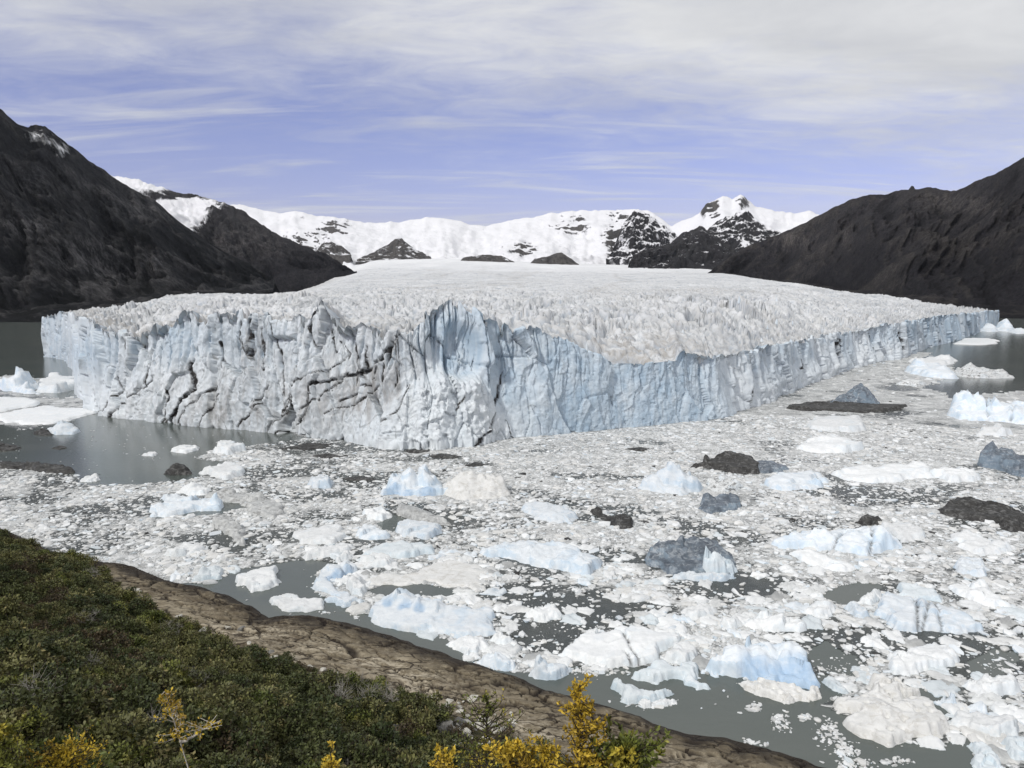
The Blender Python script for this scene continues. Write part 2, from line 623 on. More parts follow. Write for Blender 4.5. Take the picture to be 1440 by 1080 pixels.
MAT = dict(
    water=mat_water(), wall=mat_wall(), top=mat_top(), slush=mat_slush(), land=mat_land(),
    white=mat_ice('white_floe_ice', (0.74, 0.75, 0.745), (0.86, 0.865, 0.86), bluef=0.22),
    brash=mat_ice('brash_ice', (0.55, 0.555, 0.545), (0.79, 0.79, 0.78), bluef=0.10),
    blue=mat_ice('blue_berg_ice', (0.69, 0.73, 0.76), (0.80, 0.825, 0.84), (0.47, 0.61, 0.74), 0.6),
    pale=mat_ice('pale_blue_ice', (0.62, 0.67, 0.69), (0.72, 0.755, 0.77), (0.48, 0.61, 0.70), 0.45),
    cream=mat_ice('cream_dusty_ice', (0.66, 0.655, 0.63), (0.77, 0.765, 0.745), bluef=0.0, dirt=(0.34, 0.30, 0.23), dirtf=0.3),
    grey=mat_ice('grey_silty_ice', (0.36, 0.365, 0.36), (0.60, 0.605, 0.59), bluef=0.0, dirt=(0.12, 0.115, 0.11), dirtf=0.6),
    slate=mat_ice('slate_clear_ice', (0.075, 0.09, 0.11), (0.17, 0.20, 0.235), (0.27, 0.35, 0.42), 0.6, (0.50, 0.53, 0.55), 0.45, 0.4, 0.22),
    black=mat_ice('black_muddy_ice', (0.022, 0.021, 0.02), (0.06, 0.058, 0.054), bluef=0.0, dirt=(0.30, 0.30, 0.29), dirtf=0.35, scale=0.8, rough=0.6),
    dirty=mat_ice('soot_streaked_ice', (0.62, 0.63, 0.62), (0.78, 0.785, 0.775), bluef=0.2, dirt=(0.08, 0.075, 0.07), dirtf=0.85),
    stone=mat_plain('pale_granite', (0.38, 0.36, 0.31), (0.60, 0.575, 0.51), 1.5),
    greystone=mat_plain('grey_granite', (0.13, 0.125, 0.115), (0.27, 0.26, 0.24), 1.5),
    bark=mat_plain('pale_bark', (0.36, 0.33, 0.28), (0.55, 0.51, 0.44), 12, 0.8, 0.4, 0.005),
    twig=mat_plain('dark_twig', (0.035, 0.027, 0.02), (0.075, 0.06, 0.045), 8, 0.85, 0.3, 0.005),
    dead=mat_plain('dead_grey_twig', (0.22, 0.205, 0.18), (0.36, 0.34, 0.30), 8, 0.85, 0.3, 0.005),
    leaf_dark=mat_leaf('dark_green_leaves', ((0.032, 0.042, 0.015), (0.068, 0.076, 0.027), (0.090, 0.088, 0.032))),
    leaf_olive=mat_leaf('olive_leaves', ((0.070, 0.074, 0.027), (0.125, 0.122, 0.046), (0.135, 0.110, 0.046))),
    leaf_fresh=mat_leaf('fresh_green_leaves', ((0.075, 0.090, 0.024), (0.12, 0.13, 0.034), (0.18, 0.16, 0.04))),
    leaf_brown=mat_leaf('brown_leaves', ((0.045, 0.033, 0.018), (0.080, 0.058, 0.030), (0.055, 0.05, 0.02))),
    leaf_yellow=mat_leaf('yellow_autumn_leaves', ((0.50, 0.34, 0.035), (0.58, 0.42, 0.045), (0.36, 0.24, 0.04)), (0.45, 0.75)),
    leaf_ygreen=mat_leaf('yellow_green_leaves', ((0.13, 0.15, 0.03), (0.20, 0.20, 0.035), (0.42, 0.33, 0.04)), (0.45, 0.8)),
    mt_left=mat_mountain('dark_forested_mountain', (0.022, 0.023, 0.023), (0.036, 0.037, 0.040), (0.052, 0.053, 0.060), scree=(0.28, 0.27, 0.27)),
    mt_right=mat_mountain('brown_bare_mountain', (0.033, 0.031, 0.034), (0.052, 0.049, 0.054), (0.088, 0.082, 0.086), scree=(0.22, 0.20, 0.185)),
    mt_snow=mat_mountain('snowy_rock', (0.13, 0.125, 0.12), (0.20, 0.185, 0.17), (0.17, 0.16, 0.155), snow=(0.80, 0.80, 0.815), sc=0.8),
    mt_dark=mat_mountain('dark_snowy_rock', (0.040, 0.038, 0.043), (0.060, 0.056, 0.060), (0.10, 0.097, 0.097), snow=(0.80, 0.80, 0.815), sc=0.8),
    moraine=mat_plain('moraine_gravel', (0.035, 0.031, 0.026), (0.075, 0.066, 0.055), 0.02, 0.95, 0.6, 3.0),
)

# ================================================================== THE SETTING
# ------------------------------------------------------------------ lake
v = np.array([(-13000, -600, 0), (13000, -600, 0), (13000, 16500, 0), (-13000, 16500, 0)], float)
lake = link('lake', np_mesh('lake', v, [[0, 1, 2, 3]]), MAT['water'])
tag(lake, kind='structure', label='milky grey green glacial lake water')


# ------------------------------------------------------------------ mountains
def resample(P, n):
    P = np.asarray(P, float)
    s = np.concatenate([[0], np.cumsum(np.linalg.norm(np.diff(P, axis=0), axis=1))])
    t = np.linspace(0, s[-1], n)
    return np.stack([np.interp(t, s, P[:, k]) for k in range(3)], -1)


def res_param(L, n):
    """rows of (px, py, d) -> world points, evenly spread over px"""
    A = np.asarray(L, float)
    q = np.linspace(0, 1, n)
    s = (A[:, 0] - A[0, 0]) / (A[-1, 0] - A[0, 0])
    px = np.interp(q, s, A[:, 0]); py = np.interp(q, s, A[:, 1]); d = np.interp(q, s, A[:, 2])
    return at(px, py, d), px


def mountain(name, crest, foot, mat, nu, nv, amp, seed, apron=None, jag=6.0, curve=1.0, gully=1.0,
             snow=None, scree=None, lab='', wave=500.0, back=1200.0):
    C, cpx = res_param(crest, nu)
    Fp, fpx = res_param(foot, nu)
    rows = []; vv = []
    for b in np.linspace(1, 0.08, 6):                       # the far side of the ridge
        R = C.copy(); R[:, 1] += back * b; R[:, 2] -= back * 0.75 * b ** 1.1
        R[:, 0] += 0.0
        rows.append(R); vv.append(np.full(nu, -b))
    for t in np.linspace(0, 1, nv):
        R = C * (1 - t) + Fp * t
        R[:, 2] = Fp[:, 2] + (C[:, 2] - Fp[:, 2]) * (1 - t) ** curve
        rows.append(R); vv.append(np.full(nu, t))
    if apron is not None:
        A, _ = res_param(apron, nu)
        for t in np.linspace(0.05, 1, 16):
            rows.append(Fp * (1 - t) + A * t); vv.append(np.full(nu, 1 + t))
    else:
        for t in (0.3, 0.6, 1.0):                            # rock goes on below the ice
            R = Fp.copy(); R[:, 2] -= 0.28 * back * t; R[:, 1] -= 0.18 * back * t
            rows.append(R); vv.append(np.full(nu, 1 + t * 0.2))
    P = np.array(rows); V = np.array(vv)
    u = np.broadcast_to(np.linspace(0, np.linalg.norm(np.diff(C, axis=0), axis=1).sum(), nu), V.shape)
    x, y = P[..., 0], P[..., 1]
    env = np.clip(V, 0, 1)
    env = np.where(V > 1, 0.25 * (2 - V), np.sin(np.pi * np.clip(env * 0.92 + 0.02, 0, 1)) ** 0.6)
    env = np.where(V < 0, 0.2, env)
    gl = rid((u + 260 * gn(u / wave / 1.3, V * 3, seed + 9)) / wave, V * 0.9 + 3, 4, seed) - 0.6
    fr = rid(x / (wave * 0.8), (y + P[..., 2]) / (wave * 0.8), 7, seed + 20, 0.56) - 0.6
    fb = fbm(x / (wave * 0.35), (y * 0.5 + P[..., 2]) / (wave * 0.35), 5, seed + 40)
    gf = rid((u + 60 * gn(u / 200, V * 4, seed + 11)) / (wave * 0.22), V * 1.6, 3, seed + 12)
    D = amp * (gl * gully + fr * 1.1 + fb * 0.3 + 0.38 * (gf - 0.6)) * env
    P[..., 1] -= D * 0.9
    P[..., 2] += D * 0.55
    jj = fbm(u / 160.0, V * 0 + seed, 5, seed + 60, 0.6) * jag
    P[..., 2] += jj * np.clip(1 - np.abs(V) * 6, 0, 1)
    ppx, ppy = proj(P)
    zmax = C[:, 2].max()
    alt = sm(0.12, 0.75, P[..., 2] / zmax + 0.12 * fb)
    gu = np.gradient(P, axis=1); gv = np.gradient(P, axis=0)
    nn = np.cross(gu, gv); nn /= np.linalg.norm(nn, axis=-1)[..., None] + 1e-9
    st = 1 - np.abs(nn[..., 2])
    st = (st - np.median(st)) / (st.std() + 1e-6)
    sn = snow(ppx, ppy, V, st, fb) if snow else np.zeros(V.shape)
    se = scree(ppx, ppy, V, fr, fb) if scree else np.zeros(V.shape)
    n, m = V.shape
    me = np_mesh(name, P.reshape(-1, 3), grid_quads(n, m), dict(alt=alt, snow=sn, scree=se, gul=np.clip(gf + 0.3 * fb, 0, 1.2)))
    o = link(name, me, mat)
    tag(o, kind='structure', label=lab)
    return o


def blob(px, py, cx, cy, rx, ry):
    return np.exp(-(((px - cx) / rx) ** 2 + ((py - cy) / ry) ** 2))


mountain('forested_mountain',
         [(-420, 40, 2600), (-200, 88, 2900), (-80, 118, 3100), (0, 153, 3300), (24, 174, 3400), (50, 177, 3500), (64, 178, 3520), (110, 213, 3700),
          (165, 252, 3900), (220, 285, 4100), (250, 310, 4200), (295, 340, 4350), (350, 371, 4500), (384, 394, 4550)],
         [(-420, 452, 1900), (0, 434, 2300), (60, 430, 2400), (210, 411, 2800), (290, 405, 3200), (350, 399, 3900), (388, 396, 4500)],
         MAT['mt_left'], 420, 190, 165, 3,
         apron=[(-420, 470, 1500), (0, 455, 1650), (70, 454, 1680), (260, 432, 2300), (330, 420, 3000), (384, 410, 4200)],
         jag=9, curve=1.12, wave=520,
         snow=lambda px, py, V, fr, fb: 0.62 * blob(px, py, 55, 192, 46, 16) + 0.60 * blob(px, py, 90, 212, 26, 16) - 0.18,
         scree=lambda px, py, V, fr, fb: 0.95 * blob(px, py, 35, 315, 45, 14) + 0.95 * blob(px, py, 115, 355, 55, 26) + 0.7 * blob(px, py, 215, 365, 18, 12)
         + 0.75 * blob(px, py, 150, 385, 60, 14) + 0.45 * blob(px, py, 60, 260, 70, 30) + 0.5 * blob(px, py, 190, 290, 50, 20) + 0.30 * (fb > 0.35),
         lab='steep dark forested mountain with snow flecks on its crest')

mountain('snow_capped_ridge',
         [(40, 235, 7600), (120, 240, 7400), (166, 247, 7200), (190, 252, 7100), (215, 261, 7000), (250, 271, 6900), (280, 275, 6800), (325, 288, 6600), (350, 301, 6500),
          (370, 319, 6400), (400, 333, 6300), (425, 346, 6200), (455, 356, 6100), (480, 370, 5900), (501, 383, 5700)],
         [(40, 400, 5200), (200, 400, 5200), (300, 398, 5200), (380, 393, 5200), (440, 388, 5400), (503, 385, 5600)],
         MAT['mt_dark'], 300, 110, 190, 8, jag=14, curve=1.05, wave=800,
         snow=lambda px, py, V, fr, fb: np.clip(1.5 * blob(px, py, 250, 300, 48, 26) + 1.2 * blob(px, py, 185, 258, 40, 14) - 0.9 * blob(px, py, 255, 273, 34, 7) - 0.8 * blob(px, py, 330, 320, 34, 26)
                                                + 0.35 * (V < 0.10) * (px < 350), -1, 1.2),
         scree=lambda px, py, V, fr, fb: 1.1 * blob(px, py, 330, 335, 45, 26) + 0.5 * blob(px, py, 385, 350, 30, 14),
         lab='rocky ridge with a snowfield hung on its flank')

mountain('bare_brown_mountain',
         [(988, 386, 5400), (1005, 376, 5350), (1020, 364, 5300), (1050, 347, 5150), (1100, 326, 4900), (1160, 301, 4600), (1190, 284, 4450), (1215, 273, 4300), (1250, 271, 4200), (1285, 267, 4000),
          (1310, 263, 3900), (1338, 267, 3750), (1360, 259, 3600), (1385, 249, 3450), (1415, 236, 3300), (1440, 223, 3200), (1520, 190, 3000), (1700, 150, 2700), (1900, 120, 2500)],
         [(988, 389, 5300), (1060, 392, 5000), (1150, 399, 4200), (1240, 409, 3200), (1300, 419, 2700), (1440, 433, 2350), (1700, 448, 2000), (1900, 455, 1900)],
         MAT['mt_right'], 420, 190, 165, 15,
         apron=[(990, 400, 5000), (1060, 402, 4600), (1150, 412, 3600), (1250, 430, 2600), (1360, 444, 2050), (1440, 448, 1930), (1700, 460, 1600), (1900, 465, 1500)],
         jag=7, curve=0.95, wave=600,
         snow=lambda px, py, V, fr, fb: 0.4 * blob(px, py, 1238, 272, 18, 4) - 0.35,
         scree=lambda px, py, V, fr, fb: 0.8 * blob(px, py, 1120, 338, 46, 14) + 0.75 * blob(px, py, 1340, 285, 60, 14) + 0.5 * blob(px, py, 1190, 330, 14, 22) + 0.22 * (fb > 0.3) + 0.35 * blob(px, py, 1400, 300, 60, 22),
         lab='bare brown mountain sloping down to the glacier margin')

mountain('snow_range',
         [(180, 300, 13500), (300, 287, 13500), (345, 288, 13500), (372, 296, 13300), (392, 300, 13200), (412, 296, 13100), (440, 303, 13000), (470, 304, 12900), (500, 311, 12900), (530, 314, 12900), (560, 312, 13000), (585, 308, 13000), (606, 306, 13000),
          (640, 310, 13000), (662, 316, 13000), (682, 319, 13000), (700, 314, 13000), (722, 309, 13000), (745, 307, 13000), (768, 301, 13000), (800, 297, 13000), (845, 296, 13000), (880, 294, 13000), (910, 297, 12900), (930, 307, 12700), (945, 318, 12500),
          (958, 309, 12300), (975, 305, 12000), (985, 298, 11900), (992, 287, 11800), (1003, 283, 11800), (1016, 275, 11800), (1022, 277, 11800), (1030, 281, 11800), (1042, 272, 11800), (1050, 281, 11800), (1064, 291, 11800), (1090, 297, 11800), (1115, 300, 11800), (1136, 297, 11700), (1170, 305, 11500), (1300, 330, 11000)],
         [(180, 384, 8200), (400, 378, 7900), (560, 376, 7800), (720, 378, 7800), (870, 381, 7800), (1000, 386, 7800), (1300, 390, 7800)],
         MAT['mt_snow'], 460, 150, 210, 23, jag=16, curve=1.9, wave=1500, gully=0.8, back=2500,
         snow=lambda px, py, V, st, fb: 1.05 - np.clip(st + 0.3 + 0.5 * fb, 0, 2) * np.clip(0.05 + 0.6 * blob(px, py, 800, 315, 26, 14) + 0.6 * blob(px, py, 735, 350, 24, 9) + 0.62 * blob(px, py, 1000, 292, 16, 16) + 0.8 * blob(px, py, 470, 315, 40, 16)
                                                                                         + 0.35 * blob(px, py, 1045, 285, 12, 10) + 0.7 * blob(px, py, 872, 330, 22, 40) + 0.5 * blob(px, py, 420, 345, 30, 16) + 0.4 * blob(px, py, 680, 322, 14, 6), 0, 1),
         lab='white snow range closing the far end of the ice field')


def peak(name, crest, foot, mat, seed, amp, sn, lab, jag=10, wave=380, nu=150, nv=70, curve=1.0):
    return mountain(name, crest, foot, mat, nu, nv, amp, seed, jag=jag, wave=wave, back=700, curve=curve,
                    snow=lambda px, py, V, st, fb: sn + 0.08 + 0.35 * fb - 0.22 * np.clip(st, -2, 2), lab=lab)


peak('snow_streaked_peak', [(858, 360, 9600), (866, 340, 9650), (874, 320, 9700), (884, 304, 9800), (893, 294, 9800), (903, 298, 9800), (912, 300, 9800), (924, 309, 9800), (938, 320, 9800), (950, 330, 9800), (975, 345, 9700), (990, 360, 9600)],
     [(852, 364, 9200), (900, 368, 9100), (950, 372, 9000), (995, 376, 9000)], MAT['mt_dark'], 31, 120, 0.50, 'jagged black peak streaked with snow', jag=26)
peak('dark_pyramid_peak', [(884, 372, 8000), (890, 358, 8050), (905, 351, 8100), (925, 348, 8150), (942, 341, 8200), (960, 329, 8250), (972, 322, 8300), (984, 317, 8300), (996, 325, 8300), (1012, 336, 8250), (1035, 352, 8200), (1070, 370, 8000), (1100, 382, 7900)],
     [(882, 380, 7500), (940, 382, 7300), (1000, 385, 7200), (1102, 389, 7000)], MAT['mt_dark'], 37, 130, 0.10, 'dark pyramid peak beside the glacier inflow', jag=14)
peak('jagged_rock_spur', [(985, 336, 9400), (998, 320, 9450), (1010, 310, 9500), (1022, 303, 9500), (1034, 301, 9500), (1047, 293, 9500), (1056, 301, 9500), (1064, 308, 9500), (1078, 317, 9500), (1095, 326, 9400), (1120, 345, 9200), (1150, 365, 9000)],
     [(980, 365, 8700), (1050, 375, 8500), (1152, 385, 8300)], MAT['mt_dark'], 43, 120, 0.42, 'jagged rock spur below the twin snow summits', jag=22)
peak('rock_nunatak', [(504, 364, 9700), (518, 358, 9750), (530, 351, 9800), (545, 344, 9850), (556, 337, 9850), (565, 334, 9850), (572, 341, 9850), (580, 348, 9800), (592, 354, 9750), (606, 362, 9700)],
     [(500, 368, 9300), (550, 368, 9250), (608, 366, 9300)], MAT['mt_snow'], 47, 60, 0.26, 'grey triangular rock poking from the snow', jag=12, nu=90, nv=40)
peak('rock_nunatak', [(446, 352, 9600), (452, 343, 9600), (466, 339, 9600), (480, 346, 9600), (492, 355, 9500)],
     [(444, 357, 9300), (470, 360, 9200), (494, 358, 9300)], MAT['mt_snow'], 53, 50, 0.25, 'low grey rock knob half drowned in snow', jag=10, nu=70, nv=32)
peak('rock_nunatak', [(644, 370, 8700), (652, 362, 8750), (680, 358, 8750), (705, 360, 8750), (722, 367, 8750), (736, 373, 8700)],
     [(643, 373, 8500), (690, 375, 8500), (737, 375, 8500)], MAT['mt_snow'], 59, 40, 0.18, 'long low brown rock island at the head of the ice', jag=8, nu=90, nv=30)
peak('rock_nunatak', [(742, 373, 8600), (752, 364, 8650), (775, 359, 8650), (790, 355, 8650), (802, 362, 8650), (814, 372, 8600)],
     [(741, 376, 8400), (780, 377, 8400), (815, 376, 8400)], MAT['mt_snow'], 61, 45, -0.1, 'dark rounded rock island beside the snow slope', jag=8, nu=90, nv=30)
peak('rock_pinnacle', [(1276, 271, 4300), (1279, 265, 4300), (1282, 261, 4300), (1285, 262, 4300), (1288, 268, 4300), (1291, 272, 4300)],
     [(1274, 276, 4200), (1284, 277, 4200), (1293, 276, 4200)], MAT['mt_right'], 67, 6, -0.5, 'tiny rock pinnacle on the brown mountain crest', jag=3, wave=40, nu=30, nv=16)

# ------------------------------------------------------------------ glacier
FRONT = [  # px, crest py, base py
    (62, 447, 502), (75, 444, 504), (90, 441, 506), (100, 443, 516), (106, 448, 545), (114, 452, 566), (124, 455, 577), (140, 462, 582), (160, 470, 586), (185, 472, 590), (205, 466, 592),
    (217, 458, 593), (232, 462, 594), (245, 452, 595), (258, 439, 596), (268, 440, 597), (276, 455, 598), (300, 449, 601), (325, 448, 603), (350, 446, 605), (372, 449, 608), (390, 457, 609), (410, 456, 612), (428, 453, 614),
    (436, 446, 615), (441, 433, 615), (450, 434, 616), (458, 446, 617), (470, 462, 618), (490, 466, 620), (503, 458, 621), (515, 468, 623), (540, 468, 625), (555, 474, 627), (575, 464, 627), (600, 446, 627), (620, 434, 626), (638, 427, 625), (650, 426, 624), (662, 432, 623),
    (672, 444, 622), (690, 447, 620), (705, 449, 618), (720, 462, 617), (745, 464, 614), (760, 465, 613), (780, 473, 611), (805, 482, 609), (830, 492, 607), (850, 502, 605), (872, 512, 602), (900, 513, 600), (935, 511, 596), (955, 509, 594), (963, 496, 593), (975, 497, 592), (1000, 501, 590), (1020, 502, 587),
    (1040, 500, 578), (1065, 492, 568), (1090, 487, 560), (1120, 481, 546), (1145, 476, 536), (1170, 471, 527), (1200, 468, 517), (1220, 465, 512), (1240, 459, 508), (1260, 456, 505), (1280, 454, 498), (1300, 450, 490), (1312, 447, 487), (1335, 444, 482), (1352, 442, 477), (1372, 440, 469), (1390, 438, 462), (1404, 437, 457)]
FA = np.array(FRONT, float)
g0 = ground(FA[:, 0], FA[:, 2])
seg = np.hypot(np.diff(g0[:, 0]), np.diff(g0[:, 1]))
w = np.concatenate([[0], np.cumsum(np.diff(FA[:, 0]) + 0.22 * seg)])
NU = 1640
wq = np.linspace(0, w[-1], NU)
fpx = np.interp(wq, w, FA[:, 0]); fcy = np.interp(wq, w, FA[:, 1]); fby = np.interp(wq, w, FA[:, 2])
kern = np.hanning(13); kern /= kern.sum()
base = ground(fpx, fby)
for k in range(2):
    pad = np.pad(base[:, k], 6, mode='edge'); base[:, k] = np.convolve(pad, kern, 'valid')
tan = np.gradient(base[:, :2], axis=0)
for k in range(2):
    pad = np.pad(tan[:, k], 6, mode='edge'); tan[:, k] = np.convolve(pad, kern, 'valid')
tan /= np.linalg.norm(tan, axis=1)[:, None]
outn = np.stack([tan[:, 1], -tan[:, 0]], -1)                   # points out of the ice, towards the lake
arc = np.concatenate([[0], np.cumsum(np.hypot(np.diff(base[:, 0]), np.diff(base[:, 1])))])
setb = 5.0 + 9.0 * np.exp(-((fpx - 640) / 60) ** 2) + 3 * gn(arc / 60, arc * 0, 5)
setb = setb * sm(50, 130, fpx)
crest = base.copy()
crest[:, :2] -= outn * setb[:, None]
t_ = np.maximum(crest[:, 1], 1)
cz = at(fpx, fcy, t_)[:, 2]
crest[:, 2] = cz
jf, je = facets(arc / 7.0, arc * 0 + 0.5, 78, 1.2, 1.0)
jf2, je2 = facets(arc / 2.6, arc * 0 + 0.5, 79, 1.2, 1.0)
calmc = 1 - 0.6 * np.exp(-((fpx - 870) / 130) ** 4)
jagz = (4.6 * jf + 2.4 * jf2 - 3.5 * sm(0.16, 0.0, je) * (gn(arc / 12, arc * 0, 31) > -0.1)) * calmc + 1.0
crest[:, 2] += jagz * sm(0, 60, crest[:, 2])

CRACKS = [
    (1.0, [(160, 520), (166, 540), (168, 549), (154, 564), (147, 582)]), (1.0, [(205, 530), (195, 547), (172, 567), (159, 586)]),
    (2.2, [(270, 507), (267, 520), (276, 535), (276, 547), (262, 560), (252, 577), (241, 596)]), (1.4, [(235, 550), (239, 560), (232, 575), (232, 595)]),
    (1.1, [(302, 480), (306, 515), (307, 540), (295, 550), (270, 572), (256, 597)]), (1.2, [(337, 452), (335, 475), (347, 500)]), (1.4, [(350, 450), (348, 482), (349, 505)]), (1.0, [(364, 460), (365, 500), (362, 520)]),
    (1.0, [(380, 455), (390, 500), (392, 525), (397, 570)]), (1.2, [(371, 540), (357, 566)]), (0.9, [(370, 560), (337, 600)]), (0.9, [(415, 507), (410, 540), (405, 562), (375, 606)]),
    (1.5, [(440, 435), (432, 462), (442, 487)]), (1.6, [(455, 462), (462, 492)]), (0.9, [(467, 477), (479, 495), (465, 515), (435, 530), (412, 555), (407, 584)]),
    (2.0, [(604, 444), (575, 462), (555, 478), (530, 505), (505, 520), (477, 527), (442, 542)]), (1.2, [(525, 515), (520, 530), (500, 547), (475, 564)]), (1.0, [(525, 540), (492, 577)]),
    (0.8, [(492, 475), (496, 500), (490, 540)]), (1.2, [(505, 485), (506, 517)]), (1.0, [(480, 522), (462, 550), (430, 577), (415, 594)]), (0.9, [(557, 477), (559, 545)]), (0.9, [(545, 487), (542, 552)]), (0.7, [(533, 510), (530, 570)]),
    (1.2, [(712, 525), (707, 560), (695, 587), (685, 607), (660, 622)]), (0.8, [(385, 597), (405, 572), (410, 552)]), (0.7, [(175, 470), (178, 505)]), (0.8, [(196, 505), (197, 540)]), (0.6, [(715, 590), (718, 612), (726, 618)]),
    (0.6, [(560, 475), (562, 530)]), (0.7, [(420, 590), (385, 612)]), (0.7, [(455, 585), (470, 575), (500, 568)]), (0.6, [(575, 540), (560, 580), (540, 600)]), (0.7, [(650, 560), (640, 580)]), (0.9, [(310, 555), (296, 575), (285, 600)]),
    (0.8, [(440, 545), (438, 575), (430, 600)]), (0.7, [(1180, 478), (1178, 500)]), (0.7, [(1130, 490), (1126, 520)]), (0.6, [(1232, 468), (1230, 490)]), (0.8, [(1268, 462), (1266, 492)]), (0.7, [(1058, 540), (1050, 565)])]

NVW = 134
vv = np.linspace(0, 1, NVW)[:, None]
ZW = np.maximum(crest[:, 2], 4)[None, :] * vv
S2 = np.broadcast_to(arc, ZW.shape)
PXW = np.broadcast_to(fpx, ZW.shape)
ctr = base[None, :, :2] * (1 - vv[..., None]) + crest[None, :, :2] * vv[..., None]
W3 = np.concatenate([ctr, ZW[..., None]], -1)
_, PYW = proj(W3)
# --- relief of the wall
warp = 5 * gn(S2 / 23, ZW / 26, 3)
col_ = rid((S2 + warp) / 17, ZW / 140, 3, 12)                    # upright buttresses
f1, f2, cid = worley((S2 + warp) / 9.5, ZW / 19, 21)              # broken blocks
g1, g2, gid = worley((S2 - ZW * 0.35) / 3.6, ZW / 5.2, 22)
smooth_face = np.exp(-((PXW - 880) / 150) ** 4)
left_face = sm(620, 560, PXW)
rough = 1 - 0.55 * smooth_face
colw = np.maximum(np.gradient(arc), 0.3)[None]                     # metres between columns
def fd(wl):
    return sm(wl * 0.6, wl * 0.2, colw)
px_, py2 = (S2 + warp) / 13, ZW / 30
k1, k2, kid = worley(px_ + 0.35 * py2, py2, 24)
kx = _h(np.floor(kid * 9999).astype(np.int64), np.zeros(kid.shape, np.int64), 4) - 0.5
fa, ea = facets((S2 + warp) / 17 + 0.3 * ZW / 40, ZW / 40, 26, 1.7, 1.0)
fb_, eb = facets((S2 + 0.4 * warp) / 5.0 - 0.15 * ZW / 16, ZW / 16, 27, 1.5, 1.0)
fc, ec = facets(S2 / 2.2 + 0.3 * gn(S2 / 3, ZW / 3, 28), ZW / 3.6, 29, 1.5, 1.0)
side_ = 1 - 0.15 * sm(1035, 1090, PXW) - 0.5 * sm(150, 110, PXW)
D = 3.6 * (col_ - 0.62) * (0.30 + 0.85 * vv) * rough * fd(17)
D += (5.6 * fa * rough * fd(13) + 1.5 * fb_ * (1 - 0.35 * smooth_face) * fd(5.5) + 0.6 * fc * (1 - 0.2 * smooth_face) * fd(2.2)) * side_
D += 0.35 * fbm(S2 / 3, ZW / 4, 3, 33, 0.6) * fd(3) + 2.5 * gn(S2 / 55, ZW / 70, 35)
D -= 1.6 * sm(0.05, 0.0, ea) * fd(9) * (1 - 0.7 * smooth_face)
flute = np.abs(gn((S2 + warp * 0.5) / 5.0, ZW / 75, 41))
fl = sm(0.13, 0.0, flute) * sm(0.35, 0.8, vv + 0.3 * gn(S2 / 15, ZW * 0, 6)) * (1 - 0.85 * smooth_face) * fd(5)
alc0 = sm(1.1, 0.6, np.hypot((PXW - 655) / 38, (PYW - 495) / 48))
fl = fl * (1 - 0.85 * alc0)
D -= 4.0 * fl
# the hollow under the dome, its pillar and the fallen rubble cone below
alc = sm(1.0, 0.55, np.hypot((PXW - 655) / 38, (PYW - 495) / 48))
pil = np.exp(-((PXW - 630 + (PYW - 490) * 0.06) / 6.5) ** 2) * sm(545, 530, PYW) * sm(452, 466, PYW)
D -= 8 * alc * (1 - pil)
cone = np.clip(1 - np.abs(PXW - 630 + (PYW - 520) * 0.15) / (26 + np.clip(PYW - 515, 0, 200) * 0.95), 0, 1) * sm(505, 545, PYW)
cone2 = np.clip(1 - np.abs(PXW - 662) / (18 + np.clip(PYW - 520, 0, 200) * 0.6), 0, 1) * sm(516, 545, PYW)
cone = np.maximum(cone, cone2)
D += cone * (9 + 1.9 * facets((S2 + 2 * gn(S2 / 4, ZW / 4, 65)) / 5.0, (ZW + 2 * gn(S2 / 4, ZW / 4, 66)) / 4.6, 61, 1.6, 1.0)[0] + 0.8 * fbm(S2 / 3, ZW / 3, 4, 62, 0.65))
# rubble foot right of the blue face
rub = sm(1035, 1055, PXW) * sm(1330, 1250, PXW) * sm(0.75, 0.1, vv)
D += rub * (3.0 + 2.0 * fbm(S2 / 12, ZW / 12, 3, 63, 0.5)) * fd(10)
dirt = np.zeros(ZW.shape)
wob = 3.0 * facets(S2 / 4.5, ZW / 7, 71, 1.4, 1.0)[0]
for wd, pl in CRACKS:
    d = seg_dist(PXW + wob, PYW + wob * 0.6, pl)
    wv = 1.75 * wd * (0.85 + 0.7 * gn(S2 / 5, ZW / 7, 73))
    dirt = np.maximum(dirt, sm(1.1, 0.4, d / np.maximum(wv, 0.45)) * (0.65 + 0.35 * sm(-0.45, 0.1, gn(S2 / 9, ZW / 9, 75))))
    D -= 0.9 * wd * sm(1.4, 0.3, d / max(wd, 0.7))
thin = np.abs(gn((S2 - 0.6 * ZW + warp) / 11, (ZW + 0.6 * S2) / 34, 81))
dirt = np.maximum(dirt, 0.4 * sm(0.035, 0.01, thin) * left_face * sm(0.1, 0.4, gn(S2 / 30, ZW / 20, 83) + 0.2))
hair = np.abs(gn((S2 + warp) / 5, ZW / 30, 85))
wing = sm(1035, 1080, PXW)
joint = sm(0.05, 0.0, np.abs(gn((S2 + warp) / 9, ZW / 120, 86)))
D -= 3.0 * joint * wing * sm(0.15, 0.5, vv)
dirt = np.maximum(dirt, 0.4 * sm(0.04, 0.01, hair) * left_face * sm(0.0, 0.35, gn(S2 / 22, ZW / 15, 87)))
dirt = np.maximum(dirt, 0.35 * sm(0.03, 0.0, hair) * (1 - left_face) * sm(0.1, 0.4, gn(S2 / 22, ZW / 15, 88)))
edge = sm(0.0, 0.02, 1 - vv) * 0.92 + 0.08
W3[..., :2] += outn[None] * (D * edge)[..., None]
W3[..., 2] += 0.25 * D * (vv > 0.02) * edge
W3[0, :, 2] = -3.0
